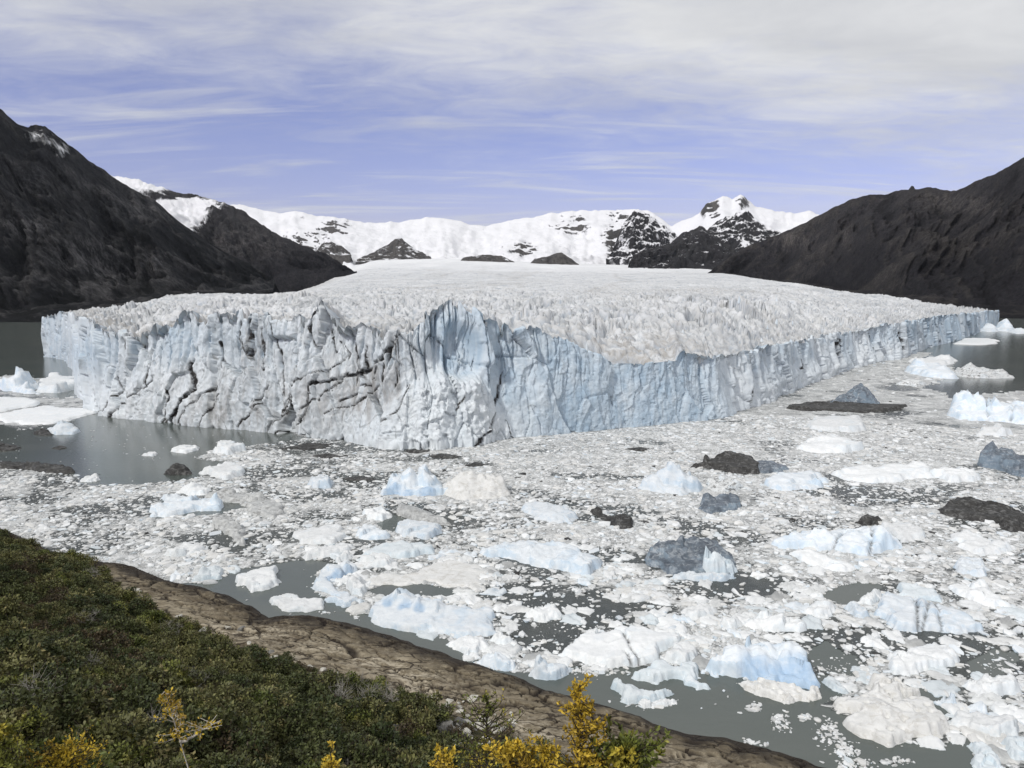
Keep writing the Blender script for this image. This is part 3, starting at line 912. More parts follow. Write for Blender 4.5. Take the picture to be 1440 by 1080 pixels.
grey = (0.85 * np.exp(-((PXW - 500) / 75) ** 2 - ((PYW - 545) / 55) ** 2) + 0.75 * np.exp(-((PXW - 330) / 130) ** 2 - ((PYW - 575) / 45) ** 2)
        + 0.7 * np.exp(-((PXW - 348) / 22) ** 2 - ((PYW - 490) / 35) ** 2) + 0.8 * np.exp(-((PXW - 550) / 28) ** 2 - ((PYW - 520) / 45) ** 2)
        + 0.5 * np.exp(-((PXW - 445) / 14) ** 2 - ((PYW - 455) / 22) ** 2) + 0.06 + 0.12 * left_face)
grey *= (1 - cone * 0.9)
blue = (0.95 * smooth_face * sm(1045, 1030, PXW) * sm(700, 760, PXW) + 0.95 * alc + 0.75 * np.exp(-((PXW - 640) / 55) ** 2 - ((PYW - 455) / 30) ** 2) + 0.7 * np.exp(-((PXW - 710) / 30) ** 4) * sm(600, 540, PYW)
        + 0.8 * np.exp(-((PXW - 240) / 26) ** 2 - ((PYW - 480) / 34) ** 2) + 0.75 * np.exp(-((PXW - 125) / 40) ** 2 - ((PYW - 495) / 34) ** 2) + 0.5 * np.exp(-((PXW - 335) / 60) ** 2 - ((PYW - 475) / 24) ** 2)
        + 0.45 * sm(1040, 1070, PXW) * sm(0.2, 0.5, gn(S2 / 40, ZW / 60, 91) + 0.42) + 0.5 * sm(1250, 1290, PXW) + 0.45 * sm(105, 80, PXW) + 0.8 * fl + 0.14)
blue = np.clip(blue, 0, 1) * (1 - 0.85 * np.clip(cone * 1.4, 0, 1)) * (1 - 0.7 * np.clip(rub, 0, 1))

# --- the surface behind the wall (every second column of the wall carries on)
fpx_w, W3_w = fpx, W3
SL2 = slice(0, NU, 2)
fpx = fpx[SL2]; W3 = W3[:, SL2].copy(); outn = outn[SL2]; PXW = PXW[:, SL2]; left_face = left_face[:, SL2]
NU = len(fpx)
s0, gg, NT = 1.15, 1.0108, 410
tt = np.concatenate([[0], np.cumsum(s0 * gg ** np.arange(NT - 1))])
q = (fpx - fpx[0]) / (fpx[-1] - fpx[0])
q = np.clip(0.75 * q + 0.25 * np.linspace(0, 1, NU), 0, 1)
far = np.stack([-1950 + q * (2450 + 1950), np.full(NU, 9300.0) - 300 * q], -1)
cr2 = W3[-1, :, :2]
dirv = far - cr2
dist = np.linalg.norm(dirv, axis=1)
dirn = dirv / dist[:, None]
inn = -outn
TT = tt[:, None] * (dist / tt[-1])[None, :] * np.ones((1, NU))
bl_ = np.exp(-TT / 60.0)[..., None]
pos = cr2[None] + dirn[None] * TT[..., None]
X, Y = pos[..., 0], pos[..., 1]
R = np.hypot(X, Y)
RP = [(200, 53), (420, 54), (600, 56), (800, 58.5), (1100, 63), (1500, 70.5), (2000, 82), (3000, 111), (4000, 147), (6000, 232), (8000, 340), (10000, 470), (12000, 590)]
reg = np.interp(Y, [a for a, b in RP], [b for a, b in RP])
reg += (np.exp(-((X + 900) / 1500) ** 2) - 0.35) * 0.016 * np.clip(Y - 4500, 0, 9000)
mar = np.minimum(np.arange(NU), np.arange(NU)[::-1])[None, :] / (NU * 0.10)
reg = reg - (1 - sm(0, 1, mar)) * np.clip(0.02 * Y, 0, 45) * sm(300, 1500, TT)
cz2 = W3[-1, :, 2]
bl2 = sm(0, 1, np.clip(TT / (60 + 1.8 * np.abs(reg - cz2[None]) + (1300 * sm(1120, 1400, fpx) + 500 * sm(200, 70, fpx))[None]), 0, 1))
reg0 = cz2[None] * (1 - bl2) + reg * bl2
sp = np.gradient(TT, axis=0)
a_ = 0.45 + 0.25 * gn(X / 300, Y / 400, 101)
xr = X * np.cos(0.5) + Y * np.sin(0.5); yr = -X * np.sin(0.5) + Y * np.cos(0.5)
H = 0
blu = 0
for wl, am, sd in ((42, 4.2, 111), (20, 3.2, 112), (9.5, 1.9, 113), (5, 0.9, 114)):
    fade = sm(wl * 0.75, wl * 0.25, sp)
    wx = 0.4 * wl * gn(X / wl / 1.5, Y / wl / 1.5, sd + 5)
    n1 = np.abs(gn((xr + wx) / (wl * 0.75), (yr + wx) / (wl * 1.7), sd))
    pk = sm(0.0, 0.42, n1)
    H = H + am * (pk - 0.62) * fade
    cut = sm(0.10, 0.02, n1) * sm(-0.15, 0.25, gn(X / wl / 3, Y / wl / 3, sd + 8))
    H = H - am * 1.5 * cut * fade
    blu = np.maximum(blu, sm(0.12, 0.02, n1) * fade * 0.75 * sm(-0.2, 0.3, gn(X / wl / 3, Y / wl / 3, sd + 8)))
wx = 5 * gn(X / 30, Y / 30, 133)
band = 0.55 + 0.75 * sm(-0.35, 0.35, gn(X / 140, Y / 95, 134))        # belts of torn and of quieter ice
s1, q1 = facets((xr + wx) / 9.5, (yr + wx) / 17, 131, 2.4, 1.0)
s2, q2 = facets(xr / 24, yr / 44, 132, 2.2, 1.0)
s3, q3 = facets((xr + wx) / 5.0, (yr - wx) / 8.0, 135, 2.6, 1.0)
long_ = sm(0.045, 0.0, np.abs(gn((X + 0.25 * Y) / 420 + 0.35 * gn(X / 260, Y / 260, 136), (Y - 0.3 * X) / 60, 137)))      # long curved crevasses
H = H * (0.55 + 0.45 * band) + (4.2 * s1 * sm(9, 3, sp) - 4.5 * sm(0.13, 0.0, q1) * sm(9, 3, sp)) * band + (5.0 * s2 - 4.0 * sm(0.07, 0.0, q2)) * sm(22, 7, sp) * band + 2.0 * s3 * sm(4.5, 1.6, sp) * band - 4.0 * long_ * sm(14, 4, sp)
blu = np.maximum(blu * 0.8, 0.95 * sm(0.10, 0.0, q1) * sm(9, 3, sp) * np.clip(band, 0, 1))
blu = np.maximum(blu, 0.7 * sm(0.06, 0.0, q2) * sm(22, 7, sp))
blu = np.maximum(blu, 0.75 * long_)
H = H + 4.0 * fbm(X / 120, Y / 120, 4, 141) * sm(0, 200, TT)
H = H + 3.0 * (rid(X / 260, Y / 180, 3, 145) - 0.6) * sm(2500, 500, R) + 2.4 * (RNG.random(X.shape) - 0.4) * sm(2.5, 8, sp) * sm(7000, 1500, R)
H = H * (1 - 0.35 * sm(160, 80, fpx))[None]
calm = 1 - 0.55 * np.exp(-((PXW[0] - 430) / 150) ** 2)[None] * sm(260, 40, TT)
rx = sm(0, 9, TT)
Z = reg0 + 0.80 * H * calm * rx * (0.30 + 0.70 * sm(0, 90, TT)) - 2.4 * sm(0.5, 5, TT) * sm(45, 14, TT)
Z += (np.maximum(0, 1.5 * fbm(X / 5, Y / 5, 3, 151, 0.6)) * rx) * sm(12, 2, sp)
T3 = np.stack([X, Y, Z], -1)
T3[0] = W3[-1]
T3[0, :, 2] -= 0.25
greyt = 0.7 * sm(120, 10, TT) * (0.35 + 0.65 * np.exp(-((PXW[0] - 900) / 90) ** 2)[None] + 0.4 * left_face[0][None]) + 0.16 * sm(3000, 800, R) * sm(0.2, 0.6, fbm(X / 200, Y / 90, 3, 161) + 0.2)
greyt = greyt + 0.5 * sm(0.05, 0.0, np.abs(gn(X / 900 + 0.1 * gn(X / 150, Y / 150, 5), Y / 9000, 165))) * sm(1500, 3500, R) * sm(9500, 6000, R)
greyt = greyt + 0.6 * sm(0.35, 0.0, mar) * sm(600, 1500, TT)
greyt = greyt + 0.55 * sm(0.10, 0.0, np.abs(gn((X - 0.12 * Y) / 330 + 0.3 * gn(X / 400, Y / 900, 167), Y / 6000, 168))) * sm(700, 1800, R) * sm(9000, 5000, R) + 0.10
snowt = sm(4000, 8600, R + 900 * fbm(X / 900, Y / 900, 3, 171)) * 0.9

glacier = link('glacier', None)
glacier.location = (0, 0, 0)
tag(glacier, 'wide crevassed glacier ending in a tall cracked blue white ice wall', 'glacier')
n, m = ZW.shape
link('ice_wall', np_mesh('ice_wall', W3_w.reshape(-1, 3), grid_quads(n, m, flip=True), dict(dirt=dirt, blue=blue, grey=np.clip(grey, 0, 1))), MAT['wall'], glacier)
n, m = X.shape
link('crevassed_surface', np_mesh('crevassed_surface', T3.reshape(-1, 3), grid_quads(n, m, flip=True), dict(blue=np.clip(blu, 0, 1) * 0.9, grey=np.clip(greyt, 0, 1), snow=snowt), smooth=False), MAT['top'], glacier)
# side of the ice where it leaves the lake and runs back along the mountain foot
for idx in (0, NU - 1):
    e = T3[:, idx]
    f_ = e.copy(); f_[:, 2] = -5
    me = np_mesh('margin_side', np.concatenate([e, f_]), grid_quads(2, NT), dict(dirt=np.zeros(2 * NT), blue=np.full(2 * NT, 0.3), grey=np.full(2 * NT, 0.9)))
    link('margin_side', me, MAT['wall'], glacier)


# --- seracs: single blades and towers of ice standing along the edge
def hull_mesh(name, pts, smooth=False, attrs=()):
    bm = bmesh.new()
    for p in pts:
        bm.verts.new(p)
    r = bmesh.ops.convex_hull(bm, input=bm.verts[:])
    for v_ in [v_ for v_ in bm.verts if not v_.link_faces]:
        bm.verts.remove(v_)
    bmesh.ops.recalc_face_normals(bm, faces=bm.faces[:])
    me = bpy.data.meshes.new(name)
    bm.to_mesh(me); bm.free()
    for an, val in attrs:
        a = me.attributes.new(an, 'FLOAT', 'POINT')
        a.data.foreach_set('value', np.full(len(me.vertices), val, np.float32))
    if smooth:
        for p in me.polygons:
            p.use_smooth = True
    return me


ser_me = []
for k in range(9):
    pts = []
    lean = random.uniform(-0.25, 0.35)
    for j in range(16):
        z = random.random() ** 0.8
        wv = (1 - z) ** 0.75 * 0.5 + 0.05
        a = random.uniform(0, 6.28)
        pts.append((math.cos(a) * wv * random.uniform(0.6, 1) + lean * z, math.sin(a) * wv * 0.6 * random.uniform(0.6, 1), z))
    pts += [(lean, 0, 1.0), (-0.5, 0.2, -0.4), (0.5, -0.2, -0.4), (0.2, 0.35, -0.4), (-0.3, -0.3, -0.4)]
    me = hull_mesh('serac', pts, attrs=(('blue', random.choice((0.0, 0.15, 0.45))), ('grey', 0.15), ('snow', 0.0), ('dirt', 0.0)))
    me.materials.append(MAT['top'] if k % 3 else MAT['wall'])
    ser_me.append(me)
cnt = 0
while cnt < 200:
    i = int(RNG.integers(0, NU))
    if fpx[i] < 90 or (fpx[i] < 560 and RNG.random() < 0.55):
        continue
    k = int(RNG.integers(2, 62) if RNG.random() < 0.8 else RNG.integers(60, 120))
    o = link('serac', ser_me[cnt % 9], None, glacier)
    o.location = T3[k, i] - np.array([0, 0, 0.8])
    h = RNG.uniform(2.0, 4.6) * (1.0 if fpx[i] > 600 else 0.6)
    o.scale = (h * RNG.uniform(0.6, 1.3), h * RNG.uniform(0.6, 1.4), h * RNG.uniform(0.8, 1.3))
    o.rotation_euler = (RNG.uniform(-.15, .15), RNG.uniform(-.15, .15), RNG.uniform(-0.5, 1.4))
    cnt += 1

# ------------------------------------------------------------------ near shore and hillside
SHORE_PX = [(74, 776), (110, 786), (150, 792), (195, 798), (226, 815), (267, 824), (320, 838), (360, 856), (382, 870), (400, 868), (430, 868), (465, 872), (525, 887), (575, 904), (620, 918), (660, 932), (720, 950), (772, 971),
            (825, 986), (895, 1006), (925, 1019), (970, 1032), (1035, 1043), (1080, 1053), (1110, 1062), (1147, 1077)]
sp_ = ground(*np.array(SHORE_PX, float).T)[:, :2]
SHORE = [(-900, 330), (-500, 300), (-300, 262), (-200, 232), (-150, 212)] + [tuple(p) for p in sp_] + [(60, 98), (82, 70), (98, 20), (104, -60), (104, -400)]
LANDPOLY = SHORE + [(-900, -400)]
PROF_S = [-20, -3, 0, 1.2, 4, 12, 25, 40, 60, 80, 100, 110, 118, 130, 400]
PROF_Z = [-9, -2.0, -0.15, 0.9, 1.9, 3.4, 5.8, 11, 20.5, 32, 47, 56.5, 66.5, 68.2, 69]


def land_z(x, y, full=False):
    x = np.asarray(x, float); y = np.asarray(y, float)
    d = seg_dist(x, y, SHORE)
    ins = inpoly(x, y, LANDPOLY)
    s = np.where(ins, d, -d)
    s = s + 0.7 * fbm(x / 7, y / 7, 3, 201) * sm(-6, 2, s)
    z = np.interp(s, PROF_S, PROF_Z)
    z = z + sm(25, 55, s) * sm(118, 90, s) * 1.6 * fbm(x / 22, y / 22, 4, 203)
    rk = sm(0.5, 4, s) * sm(46, 30, s)
    # joints of the ice-worn slabs, running along and across the shelf
    a = x * 0.886 - y * 0.464; b = x * 0.464 + y * 0.886
    w1, w2, wi = worley((a + 2.5 * gn(x / 9, y / 9, 207)) / 15.0, (b + 2 * gn(x / 7, y / 7, 208)) / 4.6, 205)
    e1, e2, ei = worley((a * 0.95 + b * 0.3 + gn(x / 4, y / 4, 213)) / 6.0, (b * 0.95 - a * 0.3) / 1.5, 206)
    crack = np.maximum(sm(0.06, 0.01, w2 - w1), 0.75 * sm(0.07, 0.01, e2 - e1) * sm(-0.1, 0.3, gn(x / 14, y / 14, 209)))
    z = z + rk * (0.55 * (wi - 0.5) + 0.22 * (ei - 0.5) - 0.6 * crack + 0.25 * fbm(x / 5, y / 5, 4, 211, 0.55))
    near = np.exp(-((x + 118) / 30) ** 2 - ((y - 172) / 26) ** 2)
    z = z + 3.5 * near * sm(8, 30, s)
    if full:
        return z, s, crack * rk, wi
    return z


VEG_PX = [(-80, 700), (0, 728), (50, 748), (80, 764), (120, 786), (150, 812), (190, 835), (225, 860), (262, 876), (300, 905), (330, 921), (380, 922), (420, 932), (470, 952), (512, 958), (545, 978), (600, 996), (650, 1004), (700, 1030), (740, 1052), (800, 1075), (860, 1100), (1200, 1200)]
vp = np.array(VEG_PX, float)

NA, NR = 620, 400
az = np.radians(np.concatenate([np.linspace(-62, -39, 40), np.linspace(-38.6, 25, NA - 60), np.linspace(26, 60, 20)]))
rr_ = np.concatenate([np.linspace(0.4, 50, 60), np.linspace(50.5, 215, 310), np.linspace(217, 420, 30)])
AZ, RR = np.meshgrid(az, rr_)
LX = RR * np.sin(AZ); LY = RR * np.cos(AZ)
LZ, LS, LC, LI = land_z(LX, LY, True)
lpx, lpy = proj(np.stack([LX, np.maximum(LY, 0.3), LZ], -1))
vb = np.interp(lpx, vp[:, 0], vp[:, 1])
veg = sm(-6, 10, lpy - vb + 9 * fbm(LX / 5, LY / 5, 3, 221))
veg = np.where(LS > 46, 1, veg) * sm(5, 9, LS)
wet = 0.9 * sm(3.2, 1.3, LZ + 0.5 * fbm(LX / 3, LY / 3, 3, 223))
palea = 1.2 * sm(7, 16, LS) * (0.35 + 0.65 * sm(-0.1, 0.4, fbm(LX / 12, LY / 12, 3, 225)))
keep = (LS[:-1, :-1] > -12) | (LS[1:, 1:] > -12)
Vv = np.stack([LX, LY, LZ], -1).reshape(-1, 3)
Q = grid_quads(*LX.shape, keep=keep, flip=True)
Vv, Q, at_ = compact(Vv, Q, dict(veg=veg, crack=LC, wet=wet, pale=palea))
hill = link('hillside', np_mesh('hillside', Vv, Q, at_), MAT['land'])
tag(hill, kind='structure', label='shrub covered slope ending in a brown cracked rock shelf')


def on_land(px, py):
    """point where the line of sight meets the slope"""
    r = ray(px, py)
    r = r / np.hypot(r[0], r[1])
    ds = np.linspace(3, 330, 3000)
    x = r[0] * ds; y = r[1] * ds; z = CAM_H + r[2] * ds
    lz = land_z(x, y)
    k = np.argmax(z < lz)
    if not (z < lz).any():
        return None
    return np.array([x[k], y[k], lz[k]])


# ================================================================== ICE ON THE LAKE
OPEN = [
    [(-60, 600), (0, 598), (30, 606), (50, 603), (115, 583), (135, 583), (200, 590), (300, 598), (400, 609), (440, 617), (372, 624), (300, 632), (268, 646), (330, 650), (290, 660), (280, 671), (230, 677), (160, 683), (112, 680), (110, 667), (0, 651), (-60, 650)],
    [(-60, 440), (70, 440), (80, 500), (112, 520), (112, 531), (52, 532), (40, 525), (0, 530), (-60, 530)], [(60, 552), (110, 548), (112, 558), (75, 560)],
    [(268, 820), (300, 821), (316, 811), (340, 799), (400, 793), (420, 789), (440, 787), (470, 793), (445, 803), (438, 826), (452, 840), (505, 852), (508, 862), (540, 880), (600, 893), (630, 900), (660, 925), (700, 945), (745, 948), (780, 938), (880, 940),
     (960, 938), (985, 945), (1040, 952), (1080, 962), (1130, 958), (1160, 948), (1200, 972), (1150, 992), (1200, 1015), (1215, 1035), (1280, 1045), (1330, 1050), (1350, 1036), (1340, 1025), (1400, 1045), (1360, 1060), (1400, 1100), (1150, 1120), (1000, 1080), (700, 990), (400, 900), (230, 826)],
    [(522, 832), (545, 822), (590, 820), (630, 828), (655, 832), (640, 842), (600, 844), (570, 840), (545, 838)],
    [(1140, 912), (1165, 904), (1180, 915), (1200, 925), (1215, 940), (1200, 950), (1160, 942), (1135, 930)], [(1360, 932), (1400, 912), (1430, 918), (1432, 930), (1400, 955), (1365, 947)],
    [(1150, 838), (1190, 822), (1225, 815), (1240, 825), (1230, 840), (1190, 850)], [(1280, 960), (1300, 965), (1345, 985), (1330, 1005), (1310, 1000)], [(530, 738), (552, 724), (585, 738), (575, 748), (545, 746)],
    [(205, 716), (225, 706), (300, 704), (330, 705), (345, 712), (310, 722), (220, 730)],
    [(1500, 440), (1355, 470), (1345, 480), (1320, 488), (1310, 500), (1285, 508), (1345, 515), (1335, 532), (1300, 545), (1330, 552), (1340, 562), (1345, 556), (1440, 548), (1500, 548)]]
SPARSE = [(460, 628, 60, 8), (560, 628, 60, 7), (505, 672, 40, 7), (625, 642, 40, 6), (670, 653, 30, 5), (60, 695, 40, 14), (740, 870, 60, 26), (830, 850, 60, 20), (1010, 830, 70, 14), (1180, 690, 60, 10), (1300, 705, 60, 8), (380, 660, 40, 9), (1390, 930, 45, 22), (640, 760, 60, 10),
          (330, 760, 60, 16), (560, 720, 40, 8), (1180, 920, 50, 24), (800, 730, 40, 8), (1060, 820, 60, 14), (1250, 830, 50, 10), (700, 830, 30, 10), (1230, 578, 50, 6), (1260, 548, 30, 6), (760, 900, 60, 20), (880, 860, 50, 14), (1330, 690, 60, 10)]


def ice_density(px, py, x, y):
    wx = 4 * fbm(x / 10, y / 10, 3, 301); wy = 2.2 * fbm(x / 10, y / 10, 3, 302)
    op = np.zeros(np.shape(px), bool)
    for pl in OPEN:
        op |= inpoly(px + wx, py + wy, pl)
    d = 0.92 + 0.46 * fbm(x / 34, y / 22, 4, 303)
    for cx, cy, rx, ry in SPARSE:
        d = d - 0.50 * blob(px, py, cx, cy, rx, ry)
    d = d + 0.22 * sm(740, 640, py) * sm(560, 700, px)
    return np.where(op, 0.0, np.clip(d, 0.12, 1.1))


# slush sheet
sa_ = np.radians(np.linspace(-37, 37, 620))
sr_ = np.concatenate([np.linspace(95, 300, 300), np.linspace(302, 520, 110), np.linspace(526, 980, 60)])
AZ, RR = np.meshgrid(sa_, sr_)
SX = RR * np.sin(AZ); SY = RR * np.cos(AZ)
P0 = np.stack([SX, SY, np.zeros_like(SX)], -1)
spx, spy = proj(P0)
dens = ice_density(spx, spy, SX, SY)
keep = (dens[:-1, :-1] > 0) & (dens[1:, 1:] > 0) & (dens[1:, :-1] > 0) & (dens[:-1, 1:] > 0)
lim = spy[:-1, :-1] > 470
keep &= lim & (land_z(SX[:-1, :-1], SY[:-1, :-1]) < 0.3)
P0[..., 2] = 0.05 + 0.10 * np.clip(fbm(SX / 3, SY / 3, 3, 311), -0.3, 1)
Vv, Q, at_ = compact(P0.reshape(-1, 3), grid_quads(*SX.shape, keep=keep, flip=True), dict(dens=dens))
sl = link('slush_ice', np_mesh('slush_ice', Vv, Q, at_), MAT['slush'])
tag(sl, 'grey white slush of fine ice crumbs filling the bay', 'slush', kind='stuff')

ALLPOLY = []
KNOWN = []                                                       # (short name, centre) of every floe with a label of its own
CUT = (' in ', ' with ', ' off ', ' beside ', ' alone ', ' close ', ' carrying ', ' curving ', ' behind ', ' near ', ' at ', ' amid ', ' joined ', ' slanting ', ' just ', ' leaning ', ' rising ', ' below ', ' split ', ' resting ', ' crossed ', ' dipping ', ' pressed ', ' ending ', ' next ', ' by ', ' touching ', ' against ', ' along ', ' edging ', ' afloat ', ' between ', ' beyond ', ' trailing ', ' dusted ', ' among ', ' of ')


def short(lb):
    k = min([lb.find(c) for c in CUT if lb.find(c) > 0] + [len(lb)])
    return lb[:k]


def beside(x, y):
    d = [(math.hypot(x - c[0], y - c[1]), nm) for nm, c in KNOWN]
    return min(d)


def floe(poly, mat, h=1.0, bev=1.2, peaks=(), label='', cat='ice floe', name='ice_floe', group=None, rough=0.25, seams=(), N=40, seed=0, out=0.10, tilt=None, pits=0.0, blues=()):
    """poly: waterline outline; peaks: (px, py, height, radius)"""
    pw = ground(*np.array(poly, float).T)[:, :2]
    c = pw.mean(0)
    loc = pw - c
    ALLPOLY.append(pw)
    pad_ = 0.5 + 1.3 * out * (loc.max(0) - loc.min(0)).min()
    mn, mx = loc.min(0) - pad_, loc.max(0) + pad_
    size = mx - mn
    nx = int(np.clip(1.25 * N * math.sqrt(size[0] / size[1]), 16, 96)); ny = int(np.clip(1.25 * N / math.sqrt(size[0] / size[1]), 14, 96))
    gx, gy = np.meshgrid(np.linspace(mn[0], mx[0], nx), np.linspace(mn[1], mx[1], ny))
    gx = gx + RNG.uniform(-.2, .2, gx.shape) * size[0] / nx; gy = gy + RNG.uniform(-.2, .2, gy.shape) * size[1] / ny
    lp = [tuple(p) for p in loc]

    def sdf(x, y):
        d = seg_dist(x, y, lp, True)
        s = np.where(inpoly(x, y, lp), d, -d)
        sc = (min(size) - 2 * pad_) * out
        return s + sc * fbm(x / (sc * 5), y / (sc * 5), 4, 400 + seed, 0.6)
    s = sdf(gx, gy)
    ins = s > 0
    keep = ins[:-1, :-1] | ins[1:, 1:] | ins[1:, :-1] | ins[:-1, 1:]
    prof = sm(0, bev, s)
    wlen = max((min(size) - 2 * pad_) * 0.55, 1.2)
    f1, f2, ci = worley(gx / wlen, gy / wlen * 1.3, 500 + seed)
    wx_ = 0.25 * wlen * gn(gx / wlen, gy / wlen, 415 + seed)
    p1_, e1_ = facets((gx + wx_) / wlen / 1.1, (gy + wx_) / wlen / 0.9, 450 + seed, 1.7, 1.0)
    p2_, e2_ = facets(gx / wlen * 2.6, gy / wlen * 2.6, 470 + seed, 1.6, 1.0)
    z = h * (1 + 0.3 * fbm(gx / wlen / 1.6, gy / wlen / 1.6, 3, 410 + seed)) + (0.35 + 1.0 * rough) * h * (0.8 * p1_ + 0.22 * p2_)
    sz = np.zeros_like(gx)
    for pk in peaks:
        q0 = ground(pk[0], pk[1])[:2] - c
        rx = pk[3]; ry = pk[4] if len(pk) > 4 else rx
        d = np.hypot((gx - q0[0]) / rx, (gy - q0[1]) / ry) * (1 + 0.35 * fbm(gx / rx * 1.2, gy / ry * 1.2, 3, 420 + seed))
        q1_, _e = facets(gx / rx * 1.15, gy / ry * 1.15, 480 + seed, 1.3, 1.0)
        hh = pk[2] * np.clip(1.12 - d, 0, 1) ** 0.75 * (0.92 + 0.42 * q1_)
        z = np.maximum(z, hh * (1 + 0.10 * fbm(gx / 2, gy / 2, 3, 421)))
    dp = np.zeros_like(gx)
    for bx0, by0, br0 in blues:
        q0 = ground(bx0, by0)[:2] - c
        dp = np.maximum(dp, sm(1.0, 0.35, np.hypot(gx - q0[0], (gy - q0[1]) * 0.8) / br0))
    big = z.max()
    z = z + 0.5 * rough * min(1.2, 0.35 + 0.15 * big) * fbm(gx / 1.3, gy / 1.3, 4, 430 + seed, 0.6)
    if pits:
        p1, p2, pi = worley(gx / 2.1, gy / 1.7, 440 + seed)
        z = z - pits * sm(0.30, 0.12, p1) * (pi > 0.5)
    for sg in seams:
        q0 = [tuple(ground(a, b)[:2] - c) for a, b in sg]
        d = seg_dist(gx + 0.3 * gn(gx, gy, 9), gy, q0)
        sz = np.maximum(sz, sm(0.36, 0.10, d) * (0.75 + 0.5 * gn(gx, gy, 19)))
        z = z - 0.5 * h * sm(0.8, 0.1, d)
    z = np.where(s > 0, np.maximum(z, 0.15) * (0.12 + 0.88 * prof), np.maximum(s * 2.0, -0.7))
    V = np.stack([gx, gy, z], -1).reshape(-1, 3)
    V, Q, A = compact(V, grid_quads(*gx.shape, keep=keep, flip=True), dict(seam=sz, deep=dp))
    o = link(name, np_mesh(name, V, Q, A, smooth=False), MAT[mat], None, (c[0], c[1], 0))
    if group is None:
        KNOWN.append((short(label), c))
    elif label == ML:
        tag(o, label.replace('locked in the crowded brash ice', 'in brash near the ') + beside(c[0], c[1])[1], cat, group)
        return o
    tag(o, label, cat, group)
    return o


ML = 'white lumpy ice floe locked in the crowded brash ice'
CH = 'floes drifting in the open channel'
floe([(330, 817), (365, 806), (389, 803), (394, 820), (375, 829), (352, 832), (342, 826)], 'white', 1.4, 0.7, label='white wedge floe alone in the channel off the brown rock shelf', seed=1)
floe([(380, 845), (397, 840), (420, 842), (452, 847), (452, 856), (430, 861), (405, 861), (382, 851)], 'white', 0.9, 0.7, label='smooth white oval floe close to the brown rock shelf', seed=2)
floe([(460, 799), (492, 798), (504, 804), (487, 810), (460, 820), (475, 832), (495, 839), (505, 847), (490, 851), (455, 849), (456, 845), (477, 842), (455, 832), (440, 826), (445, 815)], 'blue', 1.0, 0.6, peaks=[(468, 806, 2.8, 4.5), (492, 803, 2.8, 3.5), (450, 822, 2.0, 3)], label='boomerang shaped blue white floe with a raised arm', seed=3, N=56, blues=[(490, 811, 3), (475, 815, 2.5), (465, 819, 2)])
floe([(489, 819), (504, 813), (515, 829), (512, 840), (495, 837), (486, 827)], 'white', 1.6, 0.8, peaks=[(499, 826, 3.2, 3)], label='small white chunk wedged beside the boomerang floe', seed=4)
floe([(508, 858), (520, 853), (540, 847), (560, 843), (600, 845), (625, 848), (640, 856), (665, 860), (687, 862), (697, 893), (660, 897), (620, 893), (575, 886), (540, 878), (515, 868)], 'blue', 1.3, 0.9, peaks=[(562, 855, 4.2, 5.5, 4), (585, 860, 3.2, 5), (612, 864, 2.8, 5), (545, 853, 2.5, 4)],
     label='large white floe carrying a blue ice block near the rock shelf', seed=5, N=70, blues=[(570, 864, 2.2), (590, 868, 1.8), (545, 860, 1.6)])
floe([(520, 827), (560, 819), (600, 820), (630, 827), (655, 827), (675, 820), (682, 807), (672, 795), (640, 791), (600, 795), (582, 805), (537, 810), (517, 817)], 'cream', 0.5, 0.8, label='flat grey white sheet curving around a small dark pool', seed=6, rough=0.1, N=56)
floe([(410, 752), (455, 744), (475, 742), (489, 756), (465, 767), (420, 765)], 'white', 1.3, 0.8, label='thick white floe behind the open channel mouth', seed=7)
floe([(212, 727), (216, 718), (230, 714), (262, 712), (290, 708), (300, 708), (314, 712), (310, 718), (280, 720), (238, 727)], 'blue', 1.8, 0.9, peaks=[(225, 719, 2.6, 4), (262, 717, 2.6, 6, 3), (285, 714, 2.8, 5), (304, 713, 4.4, 2.4)], label='long pale blue bar of ice with a pointed white end', seed=8, cat='iceberg', name='iceberg')
floe([(287, 702), (305, 694), (320, 693), (335, 698), (365, 697), (382, 702), (360, 706), (320, 707)], 'grey', 1.5, 1.0, peaks=[(318, 699, 3, 6), (362, 701, 2.6, 5)], label='long grey silty ridge of ice behind the pale blue bar', seed=9)
floe([(337, 711), (360, 706), (387, 709), (402, 723), (385, 729), (352, 725), (350, 716)], 'grey', 1.4, 1.0, peaks=[(375, 718, 2.4, 7)], label='dark grey rumpled slab at the end of the silty ridge', seed=10)
floe([(247, 694), (262, 687), (280, 684), (297, 690), (290, 697), (262, 697)], 'white', 1.5, 1.5, peaks=[(272, 691, 2.8, 6)], label='rounded white hump beyond the pale blue bar', seed=11)
floe([(297, 740), (305, 734), (330, 740), (345, 755), (340, 766), (320, 757)], 'grey', 1.8, 1.0, label='grey white streaked heap of crushed ice', seed=14, rough=0.5)
floe([(270, 818), (285, 804), (300, 798), (314, 803), (312, 814), (288, 818)], 'pale', 1.0, 0.7, peaks=[(285, 810, 2.6, 2.5), (303, 806, 2.2, 2.8)], label='small sculpted pale ice fins at the channel head', seed=16)
floe([(552, 718), (565, 712), (595, 720), (620, 732), (636, 740), (615, 740), (582, 734)], 'grey', 1.7, 1.0, label='long grey speckled ice ridge slanting through the brash', seed=22, rough=0.5)
floe([(555, 747), (567, 737), (600, 740), (622, 743), (620, 753), (600, 759), (572, 755)], 'blue', 1.8, 1.0, label='thick bluish floe beside a dark gap under the speckled ridge', seed=21)
floe([(505, 782), (537, 769), (570, 765), (610, 772), (608, 780), (560, 786)], 'pale', 1.3, 1.0, label='wide pale blue floe just behind the grey white sheet', seed=20)
